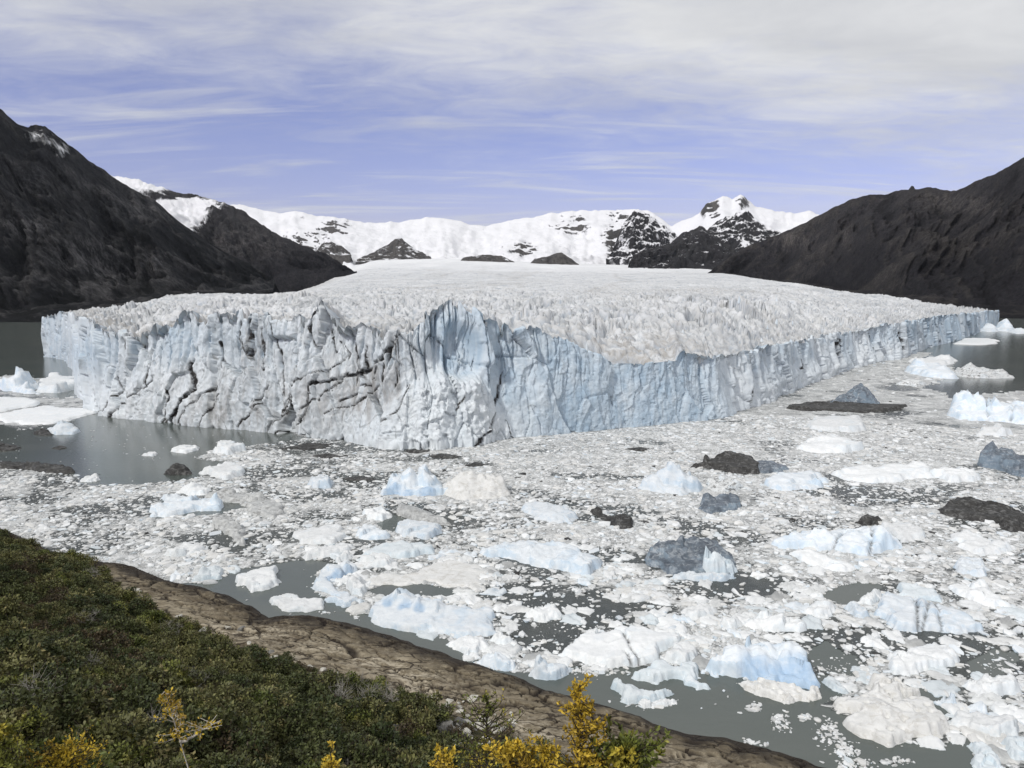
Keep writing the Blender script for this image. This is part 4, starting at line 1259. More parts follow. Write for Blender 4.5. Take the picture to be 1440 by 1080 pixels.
floe([(538, 696), (567, 697), (600, 698), (630, 695), (622, 685), (600, 680), (565, 682), (546, 688)], 'blue', 2.2, 1.0, peaks=[(556, 690, 6.2, 5.5, 6), (578, 688, 7.0, 6, 6), (598, 687, 8.2, 5, 6)], label='blue humped iceberg undercut at its waterline amid the brash', cat='iceberg', name='iceberg', seed=24, N=56, rough=0.3, blues=[(552, 697, 4.5), (572, 698, 3), (600, 698, 4)])
floe([(610, 697), (640, 703), (690, 703), (720, 697), (712, 685), (680, 679), (632, 683)], 'cream', 2.0, 2.5, peaks=[(690, 690, 8, 10, 8), (660, 690, 6.5, 11, 8), (640, 692, 4, 9, 7)], label='broad off white ice mound joined to the blue humped iceberg', cat='iceberg', name='iceberg', seed=25, N=56)
floe([(680, 778), (700, 772), (725, 768), (775, 768), (820, 780), (847, 800), (832, 813), (800, 806), (750, 798), (712, 789)], 'blue', 1.8, 1.0, peaks=[(815, 797, 3.6, 6), (790, 788, 3.2, 6), (745, 780, 2.6, 6), (710, 778, 2.6, 4)], label='lumpy blue white ice ridge in the middle of the brash', seed=26, N=56, rough=0.6)
floe([(735, 716), (755, 709), (785, 715), (812, 728), (805, 738), (770, 734), (745, 726)], 'blue', 1.4, 1.4, peaks=[(785, 724, 3, 8)], label='low bluish hump in the central brash field', seed=27)
floe([(897, 687), (915, 678), (950, 672), (982, 678), (990, 692), (960, 697), (925, 693)], 'blue', 2.0, 2.0, peaks=[(943, 685, 8.5, 8, 6), (920, 686, 5, 7), (968, 688, 5, 6)], label='smooth pale blue dome iceberg beside dark boulder ice', cat='iceberg', name='iceberg', seed=28, N=50)
floe([(977, 657), (990, 652), (1010, 648), (1040, 646), (1062, 650), (1070, 658), (1065, 665), (1045, 668), (1005, 662)], 'black', 2.0, 1.2, peaks=[(990, 655, 4.6, 4), (1025, 653, 5.0, 9, 7), (1045, 657, 4.2, 8)], label='black muddy iceberg dusted with white fragments', cat='iceberg', name='iceberg', seed=29, N=50)
floe([(1062, 652), (1085, 653), (1110, 659), (1100, 664), (1075, 667), (1062, 664)], 'slate', 1.2, 1.0, peaks=[(1075, 657, 3, 6)], label='blue grey clear tail of ice behind the black iceberg', seed=129)
floe([(990, 684), (1002, 675), (1030, 678), (1043, 687), (1020, 693), (1002, 692)], 'dirty', 1.5, 0.8, peaks=[(1018, 680, 4.2, 2.8), (1004, 684, 2.8, 3), (1032, 686, 3, 4)], label='cluster of brown streaked blocks beside the blue dome', seed=30, rough=0.6)
floe([(981, 716), (990, 707), (1010, 703), (1040, 704), (1040, 712), (1020, 720), (1000, 723)], 'slate', 1.6, 1.0, peaks=[(995, 711, 3.8, 4), (1022, 708, 3.4, 6)], label='dark slate blue ice boulder with a white notch', seed=31)
floe([(830, 722), (842, 719), (856, 727), (880, 727), (893, 738), (888, 744), (872, 745), (855, 735)], 'black', 0.9, 0.6, peaks=[(880, 737, 2.4, 4), (840, 722, 1.8, 3)], label='jagged black strip of muddy ice in white brash', seed=32, rough=0.7)
floe([(902, 793), (920, 784), (950, 776), (990, 770), (1020, 780), (1036, 797), (1030, 806), (990, 808), (940, 808), (915, 800)], 'slate', 1.6, 1.5, peaks=[(975, 785, 6.0, 9, 8), (945, 788, 4.2, 10, 7), (1005, 790, 4.2, 7)], label='big slate coloured clear ice berg with dark crown', cat='iceberg', name='iceberg', seed=33, N=56)
floe([(986, 806), (998, 799), (1030, 799), (1037, 804), (1022, 810), (1000, 810)], 'pale', 1.5, 0.7, peaks=[(991, 804, 6.2, 2.6), (1005, 804, 4.8, 4.5), (1020, 805, 3.0, 5)], label='upright white ice wedge leaning on the slate berg', seed=34, rough=0.4)
floe([(940, 814), (955, 808), (1000, 811), (1035, 813), (1020, 818), (980, 818)], 'blue', 1.2, 0.7, label='thin pale blue ice bar at the foot of the slate berg', seed=35)
floe([(1107, 575), (1130, 568), (1170, 566), (1230, 571), (1272, 571), (1255, 579), (1220, 581), (1175, 579), (1145, 578)], 'black', 1.6, 1.5, peaks=[(1150, 572, 2.8, 10), (1235, 575, 2.8, 10)], label='long black mud covered ice raft near the ice wall', seed=36, N=50, rough=0.5)
floe([(1163, 569), (1185, 564), (1228, 564), (1240, 570), (1200, 571)], 'slate', 2, 2, peaks=[(1205, 567, 10.5, 12, 14), (1185, 568, 6, 9, 10)], label='dark blue pointed iceberg rising behind the black raft', cat='iceberg', name='iceberg', seed=37)
floe([(1341, 585), (1350, 590), (1385, 592), (1440, 598), (1475, 600), (1475, 582), (1400, 577), (1355, 575)], 'blue', 5, 2.0, peaks=[(1354, 583, 14.0, 9, 13), (1372, 584, 12.5, 8, 12), (1393, 586, 13.0, 9, 13), (1425, 590, 10.5, 13, 14), (1455, 592, 11, 12, 14)], label='tall blocky blue white iceberg with a dark vertical seam', cat='iceberg', name='iceberg', seed=38, N=60, rough=0.35,
     seams=[[(1384, 575), (1386, 584), (1390, 594)], [(1428, 584), (1424, 590), (1418, 600)]])
floe([(1377, 655), (1400, 661), (1440, 671), (1475, 674), (1475, 655), (1420, 648), (1390, 648)], 'slate', 4, 1.2, peaks=[(1393, 654, 9.0, 7, 8), (1410, 656, 8.5, 8, 8), (1440, 663, 6, 12, 8)], label='massive dark slate ice block with a steep broken face', cat='iceberg', name='iceberg', seed=39, N=56)
floe([(1310, 722), (1335, 713), (1370, 707), (1410, 717), (1440, 726), (1465, 735), (1400, 736), (1350, 731)], 'black', 1.5, 1.5, peaks=[(1360, 716, 4.2, 10, 8), (1390, 721, 3.4, 10)], label='black lens of muddy ice below the slate block', seed=40, N=50, rough=0.4)
floe([(1402, 741), (1420, 736), (1445, 742), (1462, 750), (1420, 749)], 'black', 1.5, 0.8, peaks=[(1415, 741, 2.6, 5)], label='small black ice sliver just below the muddy lens', seed=41)
floe([(1203, 736), (1220, 730), (1238, 733), (1235, 738), (1215, 740)], 'black', 1.2, 0.7, peaks=[(1222, 735, 2.6, 5)], label='small black knob behind the seamed blue white berg', seed=42)
floe([(1085, 767), (1110, 760), (1160, 752), (1220, 748), (1250, 757), (1258, 770), (1250, 780), (1220, 783), (1180, 777), (1120, 773)], 'blue', 2.2, 1.2, peaks=[(1240, 769, 5.0, 7, 7), (1205, 768, 4.2, 9, 7), (1150, 763, 3.6, 10, 7), (1115, 765, 2.8, 8)], label='blue white berg crossed by two dark seams', cat='iceberg', name='iceberg', seed=43, N=60,
     seams=[[(1222, 750), (1226, 768), (1222, 784)], [(1188, 755), (1180, 768), (1168, 778)]])
floe([(1224, 860), (1247, 842), (1290, 850), (1320, 855), (1370, 877), (1382, 887), (1332, 891), (1295, 891), (1260, 885)], 'blue', 1.6, 1.0, peaks=[(1255, 855, 3.0, 8), (1290, 865, 2.8, 9), (1330, 872, 2.0, 9)], label='tilted pale blue slab split by three dark cracks', seed=86, N=60, rough=0.15,
     seams=[[(1286, 850), (1289, 868), (1290, 890)], [(1306, 853), (1302, 872), (1297, 888)], [(1314, 856), (1320, 872), (1323, 890)]])
floe([(1262, 827), (1295, 829), (1320, 838), (1325, 848), (1290, 844), (1264, 838)], 'pale', 1.4, 0.8, label='pale blue plate resting behind the cracked blue slab', seed=87)
floe([(1242, 936), (1270, 918), (1315, 911), (1340, 918), (1355, 930), (1332, 942), (1280, 952), (1252, 947)], 'white', 1.3, 0.8, peaks=[(1275, 937, 2.4, 6), (1320, 930, 2.2, 6)], label='white floe with a blue meltwater patch on top', seed=88, N=56, rough=0.4)
floe([(780, 922), (800, 905), (850, 890), (887, 885), (907, 888), (925, 895), (955, 900), (932, 917), (930, 935), (902, 939), (880, 937), (825, 935), (797, 932)], 'white', 1.6, 0.9, label='broad flat white floe split by a jagged dark crack', seed=75, N=70, rough=0.12,
     seams=[[(872, 893), (882, 907), (888, 920), (900, 938)], [(880, 925), (886, 938)]])
floe([(935, 929), (945, 917), (970, 908), (986, 932), (960, 938)], 'white', 1.6, 0.8, label='white triangular chunk beside the split flat floe', seed=76)
floe([(885, 954), (922, 938), (932, 936), (945, 943), (982, 938), (984, 948), (984, 960), (998, 969), (980, 974), (967, 966), (962, 956), (932, 956), (915, 960)], 'pale', 1.2, 0.6, peaks=[(925, 945, 2.2, 4), (975, 945, 2.0, 4)], label='bent pale floe with a leg dipping into green water', seed=77, N=56)
floe([(860, 966), (867, 958), (880, 968), (910, 975), (950, 976), (935, 983), (905, 990), (872, 988), (871, 977)], 'pale', 1.0, 0.7, peaks=[(868, 963, 2.2, 2.2), (888, 978, 1.6, 4)], label='pale green white fin shaped floe in the near channel', seed=78, N=50)
floe([(897, 989), (912, 986), (937, 986), (954, 984), (950, 990), (920, 996), (903, 996)], 'white', 0.6, 0.5, label='thin strip of white crumbs below the fin shaped floe', seed=79, rough=0.7)
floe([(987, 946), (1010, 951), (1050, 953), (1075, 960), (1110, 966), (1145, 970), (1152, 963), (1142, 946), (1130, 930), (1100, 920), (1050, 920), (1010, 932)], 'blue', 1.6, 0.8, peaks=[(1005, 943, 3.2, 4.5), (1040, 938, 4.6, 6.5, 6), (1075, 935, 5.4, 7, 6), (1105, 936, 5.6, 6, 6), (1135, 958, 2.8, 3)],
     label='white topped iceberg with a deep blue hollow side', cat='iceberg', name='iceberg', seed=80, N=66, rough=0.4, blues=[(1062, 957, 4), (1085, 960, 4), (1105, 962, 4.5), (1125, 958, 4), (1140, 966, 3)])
floe([(1037, 961), (1055, 959), (1085, 965), (1125, 972), (1156, 976), (1137, 987), (1110, 989), (1085, 987), (1075, 981), (1050, 973)], 'cream', 1.3, 0.7, label='cream dusty floe in front of the blue hollow iceberg', seed=81, N=56, pits=0.4)
floe([(1155, 959), (1170, 957), (1196, 973), (1190, 978), (1170, 971)], 'pale', 0.9, 0.6, label='small pale curl of ice beside the blue hollow iceberg', seed=82)
floe([(1157, 990), (1185, 981), (1212, 981), (1217, 970), (1237, 963), (1260, 973), (1272, 990), (1305, 996), (1325, 1012), (1336, 1030), (1335, 1041), (1315, 1047), (1280, 1043), (1250, 1040), (1210, 1033), (1195, 1021), (1202, 1007), (1180, 1003)], 'cream', 1.9, 1.0,
     peaks=[(1250, 985, 2.6, 7), (1290, 1005, 2.8, 7), (1240, 1015, 2.4, 8)], label='large cream coloured pitted floe in the near channel', seed=84, N=80, pits=0.9, rough=0.3)
floe([(1235, 961), (1260, 957), (1295, 975), (1292, 985), (1270, 984), (1250, 971)], 'cream', 1.2, 0.7, label='rubbly white floe pressed against the pitted cream floe', seed=85, rough=0.6)
floe([(1327, 1015), (1350, 1006), (1385, 1010), (1407, 1016), (1437, 1027), (1435, 1040), (1407, 1043), (1382, 1033), (1345, 1025)], 'white', 1.0, 0.8, peaks=[(1420, 1033, 2.4, 4.5)], label='crusty white floe ending in a smooth grey dome', seed=90, N=50, rough=0.5)
floe([(1355, 1047), (1385, 1052), (1407, 1070), (1415, 1090), (1380, 1090), (1367, 1074), (1372, 1062)], 'pale', 1.2, 0.8, label='smooth pale hook shaped floe in the corner of the channel', seed=91)
floe([(1402, 1046), (1440, 1041), (1465, 1060), (1450, 1072), (1420, 1068)], 'pale', 1.3, 0.9, label='smooth pale rounded floe next to the hook shaped floe', seed=92)
floe([(745, 951), (752, 942), (775, 940), (806, 943), (795, 953), (765, 958)], 'blue', 1.0, 0.6, peaks=[(757, 947, 3.6, 2.6), (778, 948, 2.4, 3.5)], label='small pointed bluish berg by the tip of the rock shelf', seed=100, cat='iceberg', name='iceberg')
floe([(628, 907), (647, 900), (687, 901), (687, 913), (657, 926), (640, 917)], 'white', 1.1, 0.8, label='lumpy white floe touching the end of the blue block floe', seed=101, rough=0.5)
# the left bay
floe([(-30, 546), (0, 549), (20, 554), (52, 554), (54, 546), (25, 538), (-30, 538)], 'blue', 3, 2.5, peaks=[(27, 547, 14.5, 11, 12), (10, 547, 9, 12, 12), (42, 550, 6, 8)], label='rounded white dome iceberg beside the glacier corner', cat='iceberg', name='iceberg', seed=59, N=50)
floe([(55, 552), (80, 552), (108, 548), (108, 538), (80, 535), (60, 540)], 'white', 5, 2.0, label='white slab of ice against the left corner of the ice wall', seed=60)
floe([(0, 592), (30, 598), (70, 597), (100, 591), (130, 581), (112, 575), (60, 572), (20, 581), (0, 584)], 'white', 1.2, 1.6, label='broad white floe edge along the left inlet', seed=61, N=50)
floe([(-40, 584), (0, 582), (40, 572), (60, 566), (20, 560), (-40, 562)], 'white', 1.6, 2.0, label='thick snowy floe below the dome iceberg', seed=62)
floe([(60, 609), (78, 612), (102, 611), (116, 606), (98, 602), (68, 603)], 'blue', 1.2, 1.2, peaks=[(92, 606, 5.4, 6, 6)], label='white pyramid floe in the grey inlet', seed=63, cat='iceberg', name='iceberg')
floe([(44, 610), (55, 606), (70, 606), (74, 612), (58, 614)], 'black', 1.2, 0.9, peaks=[(62, 609, 2.2, 5)], label='black muddy lump at the foot of the white pyramid', seed=64)
floe([(-30, 630), (0, 626), (22, 628), (31, 632), (10, 635), (-30, 635)], 'black', 1.0, 1.0, peaks=[(8, 630, 2.0, 8)], label='low black mound in the grey inlet', seed=65)
floe([(72, 631), (85, 627), (95, 630), (84, 633)], 'black', 0.6, 0.8, label='thin black sliver alone in the grey inlet', seed=66)
floe([(-30, 650), (0, 652), (30, 655), (70, 658), (108, 662), (110, 667), (70, 665), (30, 660), (-30, 658)], 'black', 1.5, 0.9, label='long black muddy ice bank edging the inlet', seed=67, rough=0.7, N=56)
floe([(231, 667), (250, 669), (272, 667), (264, 662), (240, 662)], 'black', 1.0, 1.0, peaks=[(250, 665, 3.4, 6, 6)], label='dark brown mud cone at the edge of the inlet', seed=72)
floe([(283, 665), (300, 660), (315, 653), (340, 656), (346, 668), (320, 674), (298, 671)], 'white', 1.8, 1.4, label='white floe at the end of the inlet beside the mud cone', seed=73)
floe([(242, 635), (255, 628), (278, 628), (279, 633), (260, 638)], 'white', 1.2, 1.0, label='white floe afloat in the inlet under the ice wall', seed=70)
floe([(198, 641), (210, 637), (223, 638), (216, 642)], 'white', 0.8, 0.8, label='tiny white floe between the mud cone and the ice wall', seed=69)
floe([(114, 677), (122, 671), (137, 669), (141, 675), (128, 679)], 'white', 0.9, 0.8, peaks=[(134, 673, 2.0, 2.5)], label='small white wedge at the end of the black bank', seed=71)
# the right arm of the lake
floe([(1282, 509), (1300, 506), (1330, 504), (1344, 511), (1320, 515), (1300, 514)], 'white', 3, 3, peaks=[(1330, 508, 7.5, 10, 14), (1290, 509, 6, 8, 10)], label='saddle shaped white berg close to the ice wall', cat='iceberg', name='iceberg', seed=153)
floe([(1277, 524), (1300, 530), (1341, 533), (1343, 526), (1330, 519), (1290, 516)], 'blue', 4, 3, peaks=[(1290, 522, 11, 9, 12), (1325, 527, 9, 8, 12), (1310, 526, 5, 9, 12)], label='blocky grey blue berg beside the saddle shaped berg', cat='iceberg', name='iceberg', seed=154)
floe([(1336, 527), (1360, 531), (1400, 532), (1432, 532), (1415, 527), (1370, 521), (1344, 521)], 'dirty', 3, 2.5, peaks=[(1362, 526, 10, 10, 14), (1385, 528, 8.0, 12, 12), (1405, 529, 5.5, 12, 10)], label='dirty tapering iceberg trailing into open grey water', cat='iceberg', name='iceberg', seed=155, N=50)
floe([(1262, 541), (1285, 536), (1302, 541), (1290, 544)], 'dirty', 2.5, 2, label='soot streaked lump of ice near the tapering iceberg', seed=156)
for k, (a, b, hgt, wd_) in enumerate(((1368, 465, 12, 13), (1391, 465, 14, 14), (1412, 464, 20, 14), (1432, 467, 9, 16))):
    floe([(a - wd_, b), (a, b + 2.2), (a + wd_, b + 0.5), (a + wd_ * .6, b - 2), (a - wd_ * .6, b - 2)], 'blue', 4, 4, peaks=[(a, b, hgt, 13, 24)], label='pale blue iceberg stranded off the far right end of the ice wall', cat='iceberg', name='iceberg', group='icebergs off the far end of the wall', seed=160 + k, N=30)
floe([(1336, 484), (1362, 478), (1400, 477.5), (1405, 483), (1380, 485)], 'white', 1.8, 3, label='flat white floe alone in the grey right arm of the lake', seed=170)
MID = 'mid sized floes packed in the brash ice'
ML = 'white lumpy ice floe locked in the crowded brash ice'
for k, pl in enumerate([
        [(225, 701), (250, 698), (285, 702), (270, 707), (235, 706)], [(230, 781), (262, 768), (290, 773), (270, 781), (240, 785)], [(420, 785), (430, 780), (480, 768), (502, 770), (462, 783), (430, 788)],
        [(470, 790), (487, 780), (503, 784), (478, 792)], [(497, 749), (512, 740), (540, 746), (555, 757), (530, 762), (510, 758)], [(510, 723), (537, 716), (552, 727), (540, 734), (517, 731)], [(1240, 743), (1262, 737), (1300, 748), (1300, 760), (1270, 762), (1250, 752)],
        [(1336, 751), (1370, 753), (1400, 765), (1430, 772), (1405, 780), (1380, 785), (1350, 770)], [(1336, 796), (1350, 787), (1385, 793), (1395, 805), (1385, 813), (1355, 808)], [(1103, 779), (1120, 773), (1160, 785), (1205, 800), (1190, 806), (1140, 797)],
        [(1165, 667), (1200, 661), (1250, 659), (1303, 657), (1305, 672), (1270, 678), (1220, 679), (1180, 676)], [(1310, 669), (1345, 662), (1380, 666), (1365, 677), (1335, 679)], [(1075, 681), (1100, 670), (1150, 669), (1165, 677), (1140, 688), (1090, 691)],
        [(1120, 631), (1140, 621), (1165, 614), (1200, 623), (1212, 632), (1170, 638), (1135, 637)], [(1133, 596), (1160, 588), (1210, 591), (1212, 605), (1170, 609), (1140, 604)], [(1375, 611), (1400, 599), (1420, 606), (1415, 614)],
        [(1310, 988), (1340, 985), (1349, 995), (1337, 999)], [(1352, 966), (1365, 959), (1400, 958), (1440, 965), (1430, 978), (1380, 981)], [(1330, 827), (1360, 823), (1385, 824), (1400, 838), (1418, 855), (1400, 858), (1370, 846), (1345, 836)],
        [(1127, 863), (1150, 847), (1175, 854), (1173, 868), (1150, 871)], [(1187, 856), (1200, 851), (1222, 862), (1225, 873), (1205, 873)], [(1203, 848), (1225, 836), (1245, 838), (1225, 852)], [(1047, 881), (1060, 869), (1095, 868), (1140, 880), (1125, 890), (1080, 889)],
        [(688, 901), (705, 893), (724, 904), (710, 913)], [(662, 932), (680, 925), (705, 926), (730, 935), (720, 945), (695, 942)], [(297, 636), (310, 627), (330, 626), (345, 634), (320, 640)], [(735, 868), (760, 856), (785, 858), (790, 868), (765, 876)], [(500, 788), (525, 784), (560, 790), (545, 798), (515, 798)],
        [(432, 682), (452, 676), (472, 679), (465, 687), (442, 687)], [(955, 860), (985, 852), (1010, 858), (1000, 870), (970, 872)], [(1010, 880), (1035, 872), (1050, 880), (1030, 890)], [(820, 900), (835, 892), (848, 894), (838, 903)]]):
    floe(pl, 'white' if k % 4 else 'blue', 1.5 + (0.7 if pl[0][1] < 700 else 0), 1.1, label=ML, group=MID, seed=200 + k, rough=0.55, N=32)
for k, pl in enumerate([[(398, 631), (430, 625), (466, 625), (460, 630), (430, 634)], [(478, 673), (500, 670), (532, 673), (515, 677), (490, 677)], [(597, 643), (620, 639), (650, 642), (630, 646)], [(648, 655), (668, 651), (690, 653), (672, 657)], [(560, 635), (580, 632), (606, 634), (585, 638)], [(440, 641), (462, 638), (488, 642), (460, 645)], [(880, 632), (900, 629), (918, 632), (900, 635)], [(1028, 751), (1042, 747), (1054, 751), (1040, 754)]]):
    floe(pl, 'black', 0.5, 1.0, label='thin black silty ice patch among white brash', group='black silt patches in the brash', seed=240 + k, rough=0.6, N=26, out=0.2)

# --- loose pieces: single floes first, fine brash as a mass
frag_coll = bpy.data.collections.new('brash_pieces')
FR = []


def chunk(k, flat, npts):
    pts = []
    for j in range(npts):
        a = random.uniform(0, 6.283); r = math.sqrt(random.random()) * 0.5
        pts.append((math.cos(a) * r * random.uniform(0.9, 1.3), math.sin(a) * r, random.uniform(-0.25, 1) ** 1 * flat * (1 - 1.2 * r * r)))
    nn_ = random.choice((5, 6, 8))
    for j in range(nn_):
        a = j / nn_ * 6.283 + random.uniform(-.4, .4); r = random.uniform(0.33, 0.58)
        pts.append((math.cos(a) * r * 1.2, math.sin(a) * r, random.uniform(0.0, 0.45) * flat))
        pts.append((math.cos(a) * r * 1.15, math.sin(a) * r * 0.95, -0.2))
    return hull_mesh('brash_piece', pts, smooth=(k % 4 == 3), attrs=(('seam', 0.0),))


kinds = ['brash'] * 6 + ['white'] * 3 + ['pale', 'cream', 'cream', 'blue', 'grey', 'dirty', 'black']
for k, mk in enumerate(kinds):
    me = chunk(k, (0.14, 0.42, 0.2, 0.3, 0.26, 0.12, 0.17, 0.36, 0.5)[k % 9], (5, 12, 7, 10, 8)[k % 5])
    me.materials.append(MAT[mk])
    o = bpy.data.objects.new('brash_piece', me)
    frag_coll.objects.link(o)
    FR.append(me)


def scatter(name, pts, rz, sc, idx, coll, tilt=None):
    me = bpy.data.meshes.new(name)
    me.vertices.add(len(pts)); me.vertices.foreach_set('co', np.asarray(pts, np.float32).ravel())
    a = me.attributes.new('sc', 'FLOAT_VECTOR', 'POINT'); a.data.foreach_set('vector', np.asarray(sc, np.float32).ravel())
    rv = np.zeros((len(pts), 3), np.float32); rv[:, 2] = rz
    if tilt is not None:
        rv[:, :2] = tilt
    a = me.attributes.new('rv', 'FLOAT_VECTOR', 'POINT'); a.data.foreach_set('vector', rv.ravel())
    a = me.attributes.new('idx', 'INT', 'POINT'); a.data.foreach_set('value', np.asarray(idx, np.int32))
    o = link(name, me)
    ng = bpy.data.node_groups.new(name, 'GeometryNodeTree')
    ng.interface.new_socket('Geometry', in_out='INPUT', socket_type='NodeSocketGeometry')
    ng.interface.new_socket('Geometry', in_out='OUTPUT', socket_type='NodeSocketGeometry')
    gi = ng.nodes.new('NodeGroupInput'); go = ng.nodes.new('NodeGroupOutput')
    ip = ng.nodes.new('GeometryNodeInstanceOnPoints')
    ci = ng.nodes.new('GeometryNodeCollectionInfo')
    ci.inputs['Collection'].default_value = coll
    ci.inputs['Separate Children'].default_value = True
    ci.inputs['Reset Children'].default_value = True
    ip.inputs['Pick Instance'].default_value = True

    def na(nm, ty):
        q_ = ng.nodes.new('GeometryNodeInputNamedAttribute'); q_.data_type = ty
        q_.inputs['Name'].default_value = nm
        return q_.outputs['Attribute']
    ng.links.new(gi.outputs[0], ip.inputs['Points'])
    ng.links.new(ci.outputs[0], ip.inputs['Instance'])
    ng.links.new(na('sc', 'FLOAT_VECTOR'), ip.inputs['Scale'])
    ng.links.new(na('rv', 'FLOAT_VECTOR'), ip.inputs['Rotation'])
    ng.links.new(na('idx', 'INT'), ip.inputs['Instance Index'])
    ng.links.new(ip.outputs[0], go.inputs[0])
    md = o.modifiers.new('scatter', 'NODES'); md.node_group = ng
    return o


NB_ = 350000
ang = np.radians(RNG.uniform(-36.5, 36.5, NB_))
# even spread over the water in the bay
rad = np.where(RNG.random(NB_) < 0.76, np.sqrt(RNG.uniform(98 ** 2, 440 ** 2, NB_)), np.sqrt(RNG.uniform(440 ** 2, 900 ** 2, NB_)))
bx, by = rad * np.sin(ang), rad * np.cos(ang)
bpx, bpy_ = proj(np.stack([bx, by, np.zeros(NB_)], -1))
dn = ice_density(bpx, bpy_, bx, by)
lz_ok = np.zeros(NB_, bool)
d0 = seg_dist(bx, by, SHORE); lz_ok = ~inpoly(bx, by, LANDPOLY) & (d0 > 1.0)
infront = bpy_ > np.interp(bpx, FA[:, 0], FA[:, 2]) + 1.0
vis = (bpx > -30) & (bpx < 1470) & (bpy_ < 1110)
farthin = np.clip(1.15 - rad / 620.0, 0.35, 1)
keepp = lz_ok & infront & vis & (RNG.random(NB_) < np.clip(dn, 0, 1) ** 1.2 * 0.85 * farthin)
keepp |= lz_ok & infront & vis & (dn <= 0) & (RNG.random(NB_) < 0.0045) & (bpy_ > 560)
inside = np.zeros(NB_, bool)
for pw in ALLPOLY:
    lo, hi = pw.min(0), pw.max(0)
    bb = keepp & (bx > lo[0]) & (bx < hi[0]) & (by > lo[1]) & (by < hi[1])
    ii = np.where(bb)[0]
    if len(ii):
        inside[ii] |= inpoly(bx[ii], by[ii], [tuple(p) for p in pw])
keepp &= ~inside
bx, by, rad, bpx, bpy_ , dn = bx[keepp], by[keepp], rad[keepp], bpx[keepp], bpy_[keepp], dn[keepp]
NBK = len(bx)
size = np.clip(RNG.lognormal(-0.52 + 0.45 * fbm(bx / 18, by / 14, 3, 321), 0.74, NBK), 0.16, 3.2) * np.interp(rad, [100, 200, 330, 500, 900], [1.0, 0.95, 0.80, 1.0, 1.6])
size = np.where(dn <= 0, np.minimum(size, 0.6), size)
# crumbs that drifted into the channel
ex = []
for cx, cy, rx, ry, nn in ((1098, 1018, 12, 14, 70), (1132, 1008, 8, 5, 30), (1165, 1030, 18, 18, 110), (1190, 1058, 16, 16, 100), (1062, 994, 8, 7, 30), (1200, 1075, 30, 6, 50), (920, 991, 26, 4, 60), (830, 945, 40, 6, 130), (1060, 1046, 30, 6, 18), (500, 868, 6, 3, 14), (460, 862, 16, 2, 14), (1250, 1072, 30, 5, 40), (690, 935, 30, 10, 120), (1290, 950, 60, 16, 80), (1185, 940, 26, 18, 60), (1400, 930, 30, 20, 60)):
    u1, v1 = RNG.normal(cx, rx * 0.55, nn), RNG.normal(cy, ry * 0.55, nn)
    ex.append(ground(u1, v1)[:, :2])
ex = np.concatenate(ex)
ok = ~inpoly(ex[:, 0], ex[:, 1], LANDPOLY)
ex = ex[ok]
bx = np.concatenate([bx, ex[:, 0]]); by = np.concatenate([by, ex[:, 1]])
size = np.concatenate([size, np.clip(RNG.lognormal(-0.9, 0.5, len(ex)), 0.15, 1.4)])
rad = np.hypot(bx, by)
NBK = len(bx)
appar = size / rad
order = np.argsort(-appar)
PK = RNG.choice(len(kinds), NBK, p=np.array([1.0] * 9 + [0.9, 1.2, 1.2, 0.6, 0.55, 0.35, 0.22]) / (9 + 0.9 + 2.4 + 0.6 + 0.55 + 0.35 + 0.22))
RZ = RNG.uniform(0, 6.28, NBK)
single = order[:190]
LB = {'white': 'loose white ice chunk afloat among finer brash', 'pale': 'loose pale blue ice chunk afloat among finer brash', 'brash': 'loose off white ice chunk afloat among finer brash', 'cream': 'loose cream dusty ice chunk afloat among finer brash', 'blue': 'loose clear blue ice chunk afloat among finer brash',
      'grey': 'loose grey silty ice chunk afloat among finer brash', 'dirty': 'loose soot streaked ice chunk afloat among finer brash', 'black': 'loose black muddy ice chunk afloat among finer brash'}
# single floes get a broken, lumpier body than the crumbs
BIG = []
for k, mk in enumerate(['white'] * 6 + ['brash'] * 1 + ['pale', 'cream', 'grey', 'blue', 'dirty']):
    npg = 9
    a = np.sort(RNG.uniform(0, 6.283, npg)); r = RNG.uniform(0.32, 0.56, npg)
    pl = np.stack([np.cos(a) * r * 1.25, np.sin(a) * r], -1)
    gx, gy = np.meshgrid(np.linspace(-0.75, 0.75, 22), np.linspace(-0.65, 0.65, 20))
    lp = [tuple(p) for p in pl]
    d = seg_dist(gx, gy, lp, True); s = np.where(inpoly(gx, gy, lp), d, -d) + 0.03 * fbm(gx * 5, gy * 5, 3, 600 + k)
    ins = s > 0
    kp = ins[:-1, :-1] | ins[1:, 1:] | ins[1:, :-1] | ins[:-1, 1:]
    nrm = np.hypot(gx, gy) + 1e-6
    pull = np.where(ins, 0, -s)
    gx, gy = gx - gx / nrm * pull, gy - gy / nrm * pull
    w1, w2, wi = worley(gx * 4, gy * 4, 620 + k)
    z = np.where(ins, 0.12 + 0.10 * wi + 0.14 * np.clip(fbm(gx * 3, gy * 3, 4, 610 + k, 0.6), -0.6, 1), -0.15)
    z = np.where(ins, z * (0.35 + 0.65 * sm(0, 0.12, s)), z)
    Vb, Qb, Ab = compact(np.stack([gx, gy, z], -1).reshape(-1, 3), grid_quads(*gx.shape, keep=kp, flip=True), dict(seam=np.zeros_like(gx)))
    me = np_mesh('ice_chunk', Vb, Qb, Ab, smooth=False)
    me.materials.append(MAT[mk])
    BIG.append((mk, me))
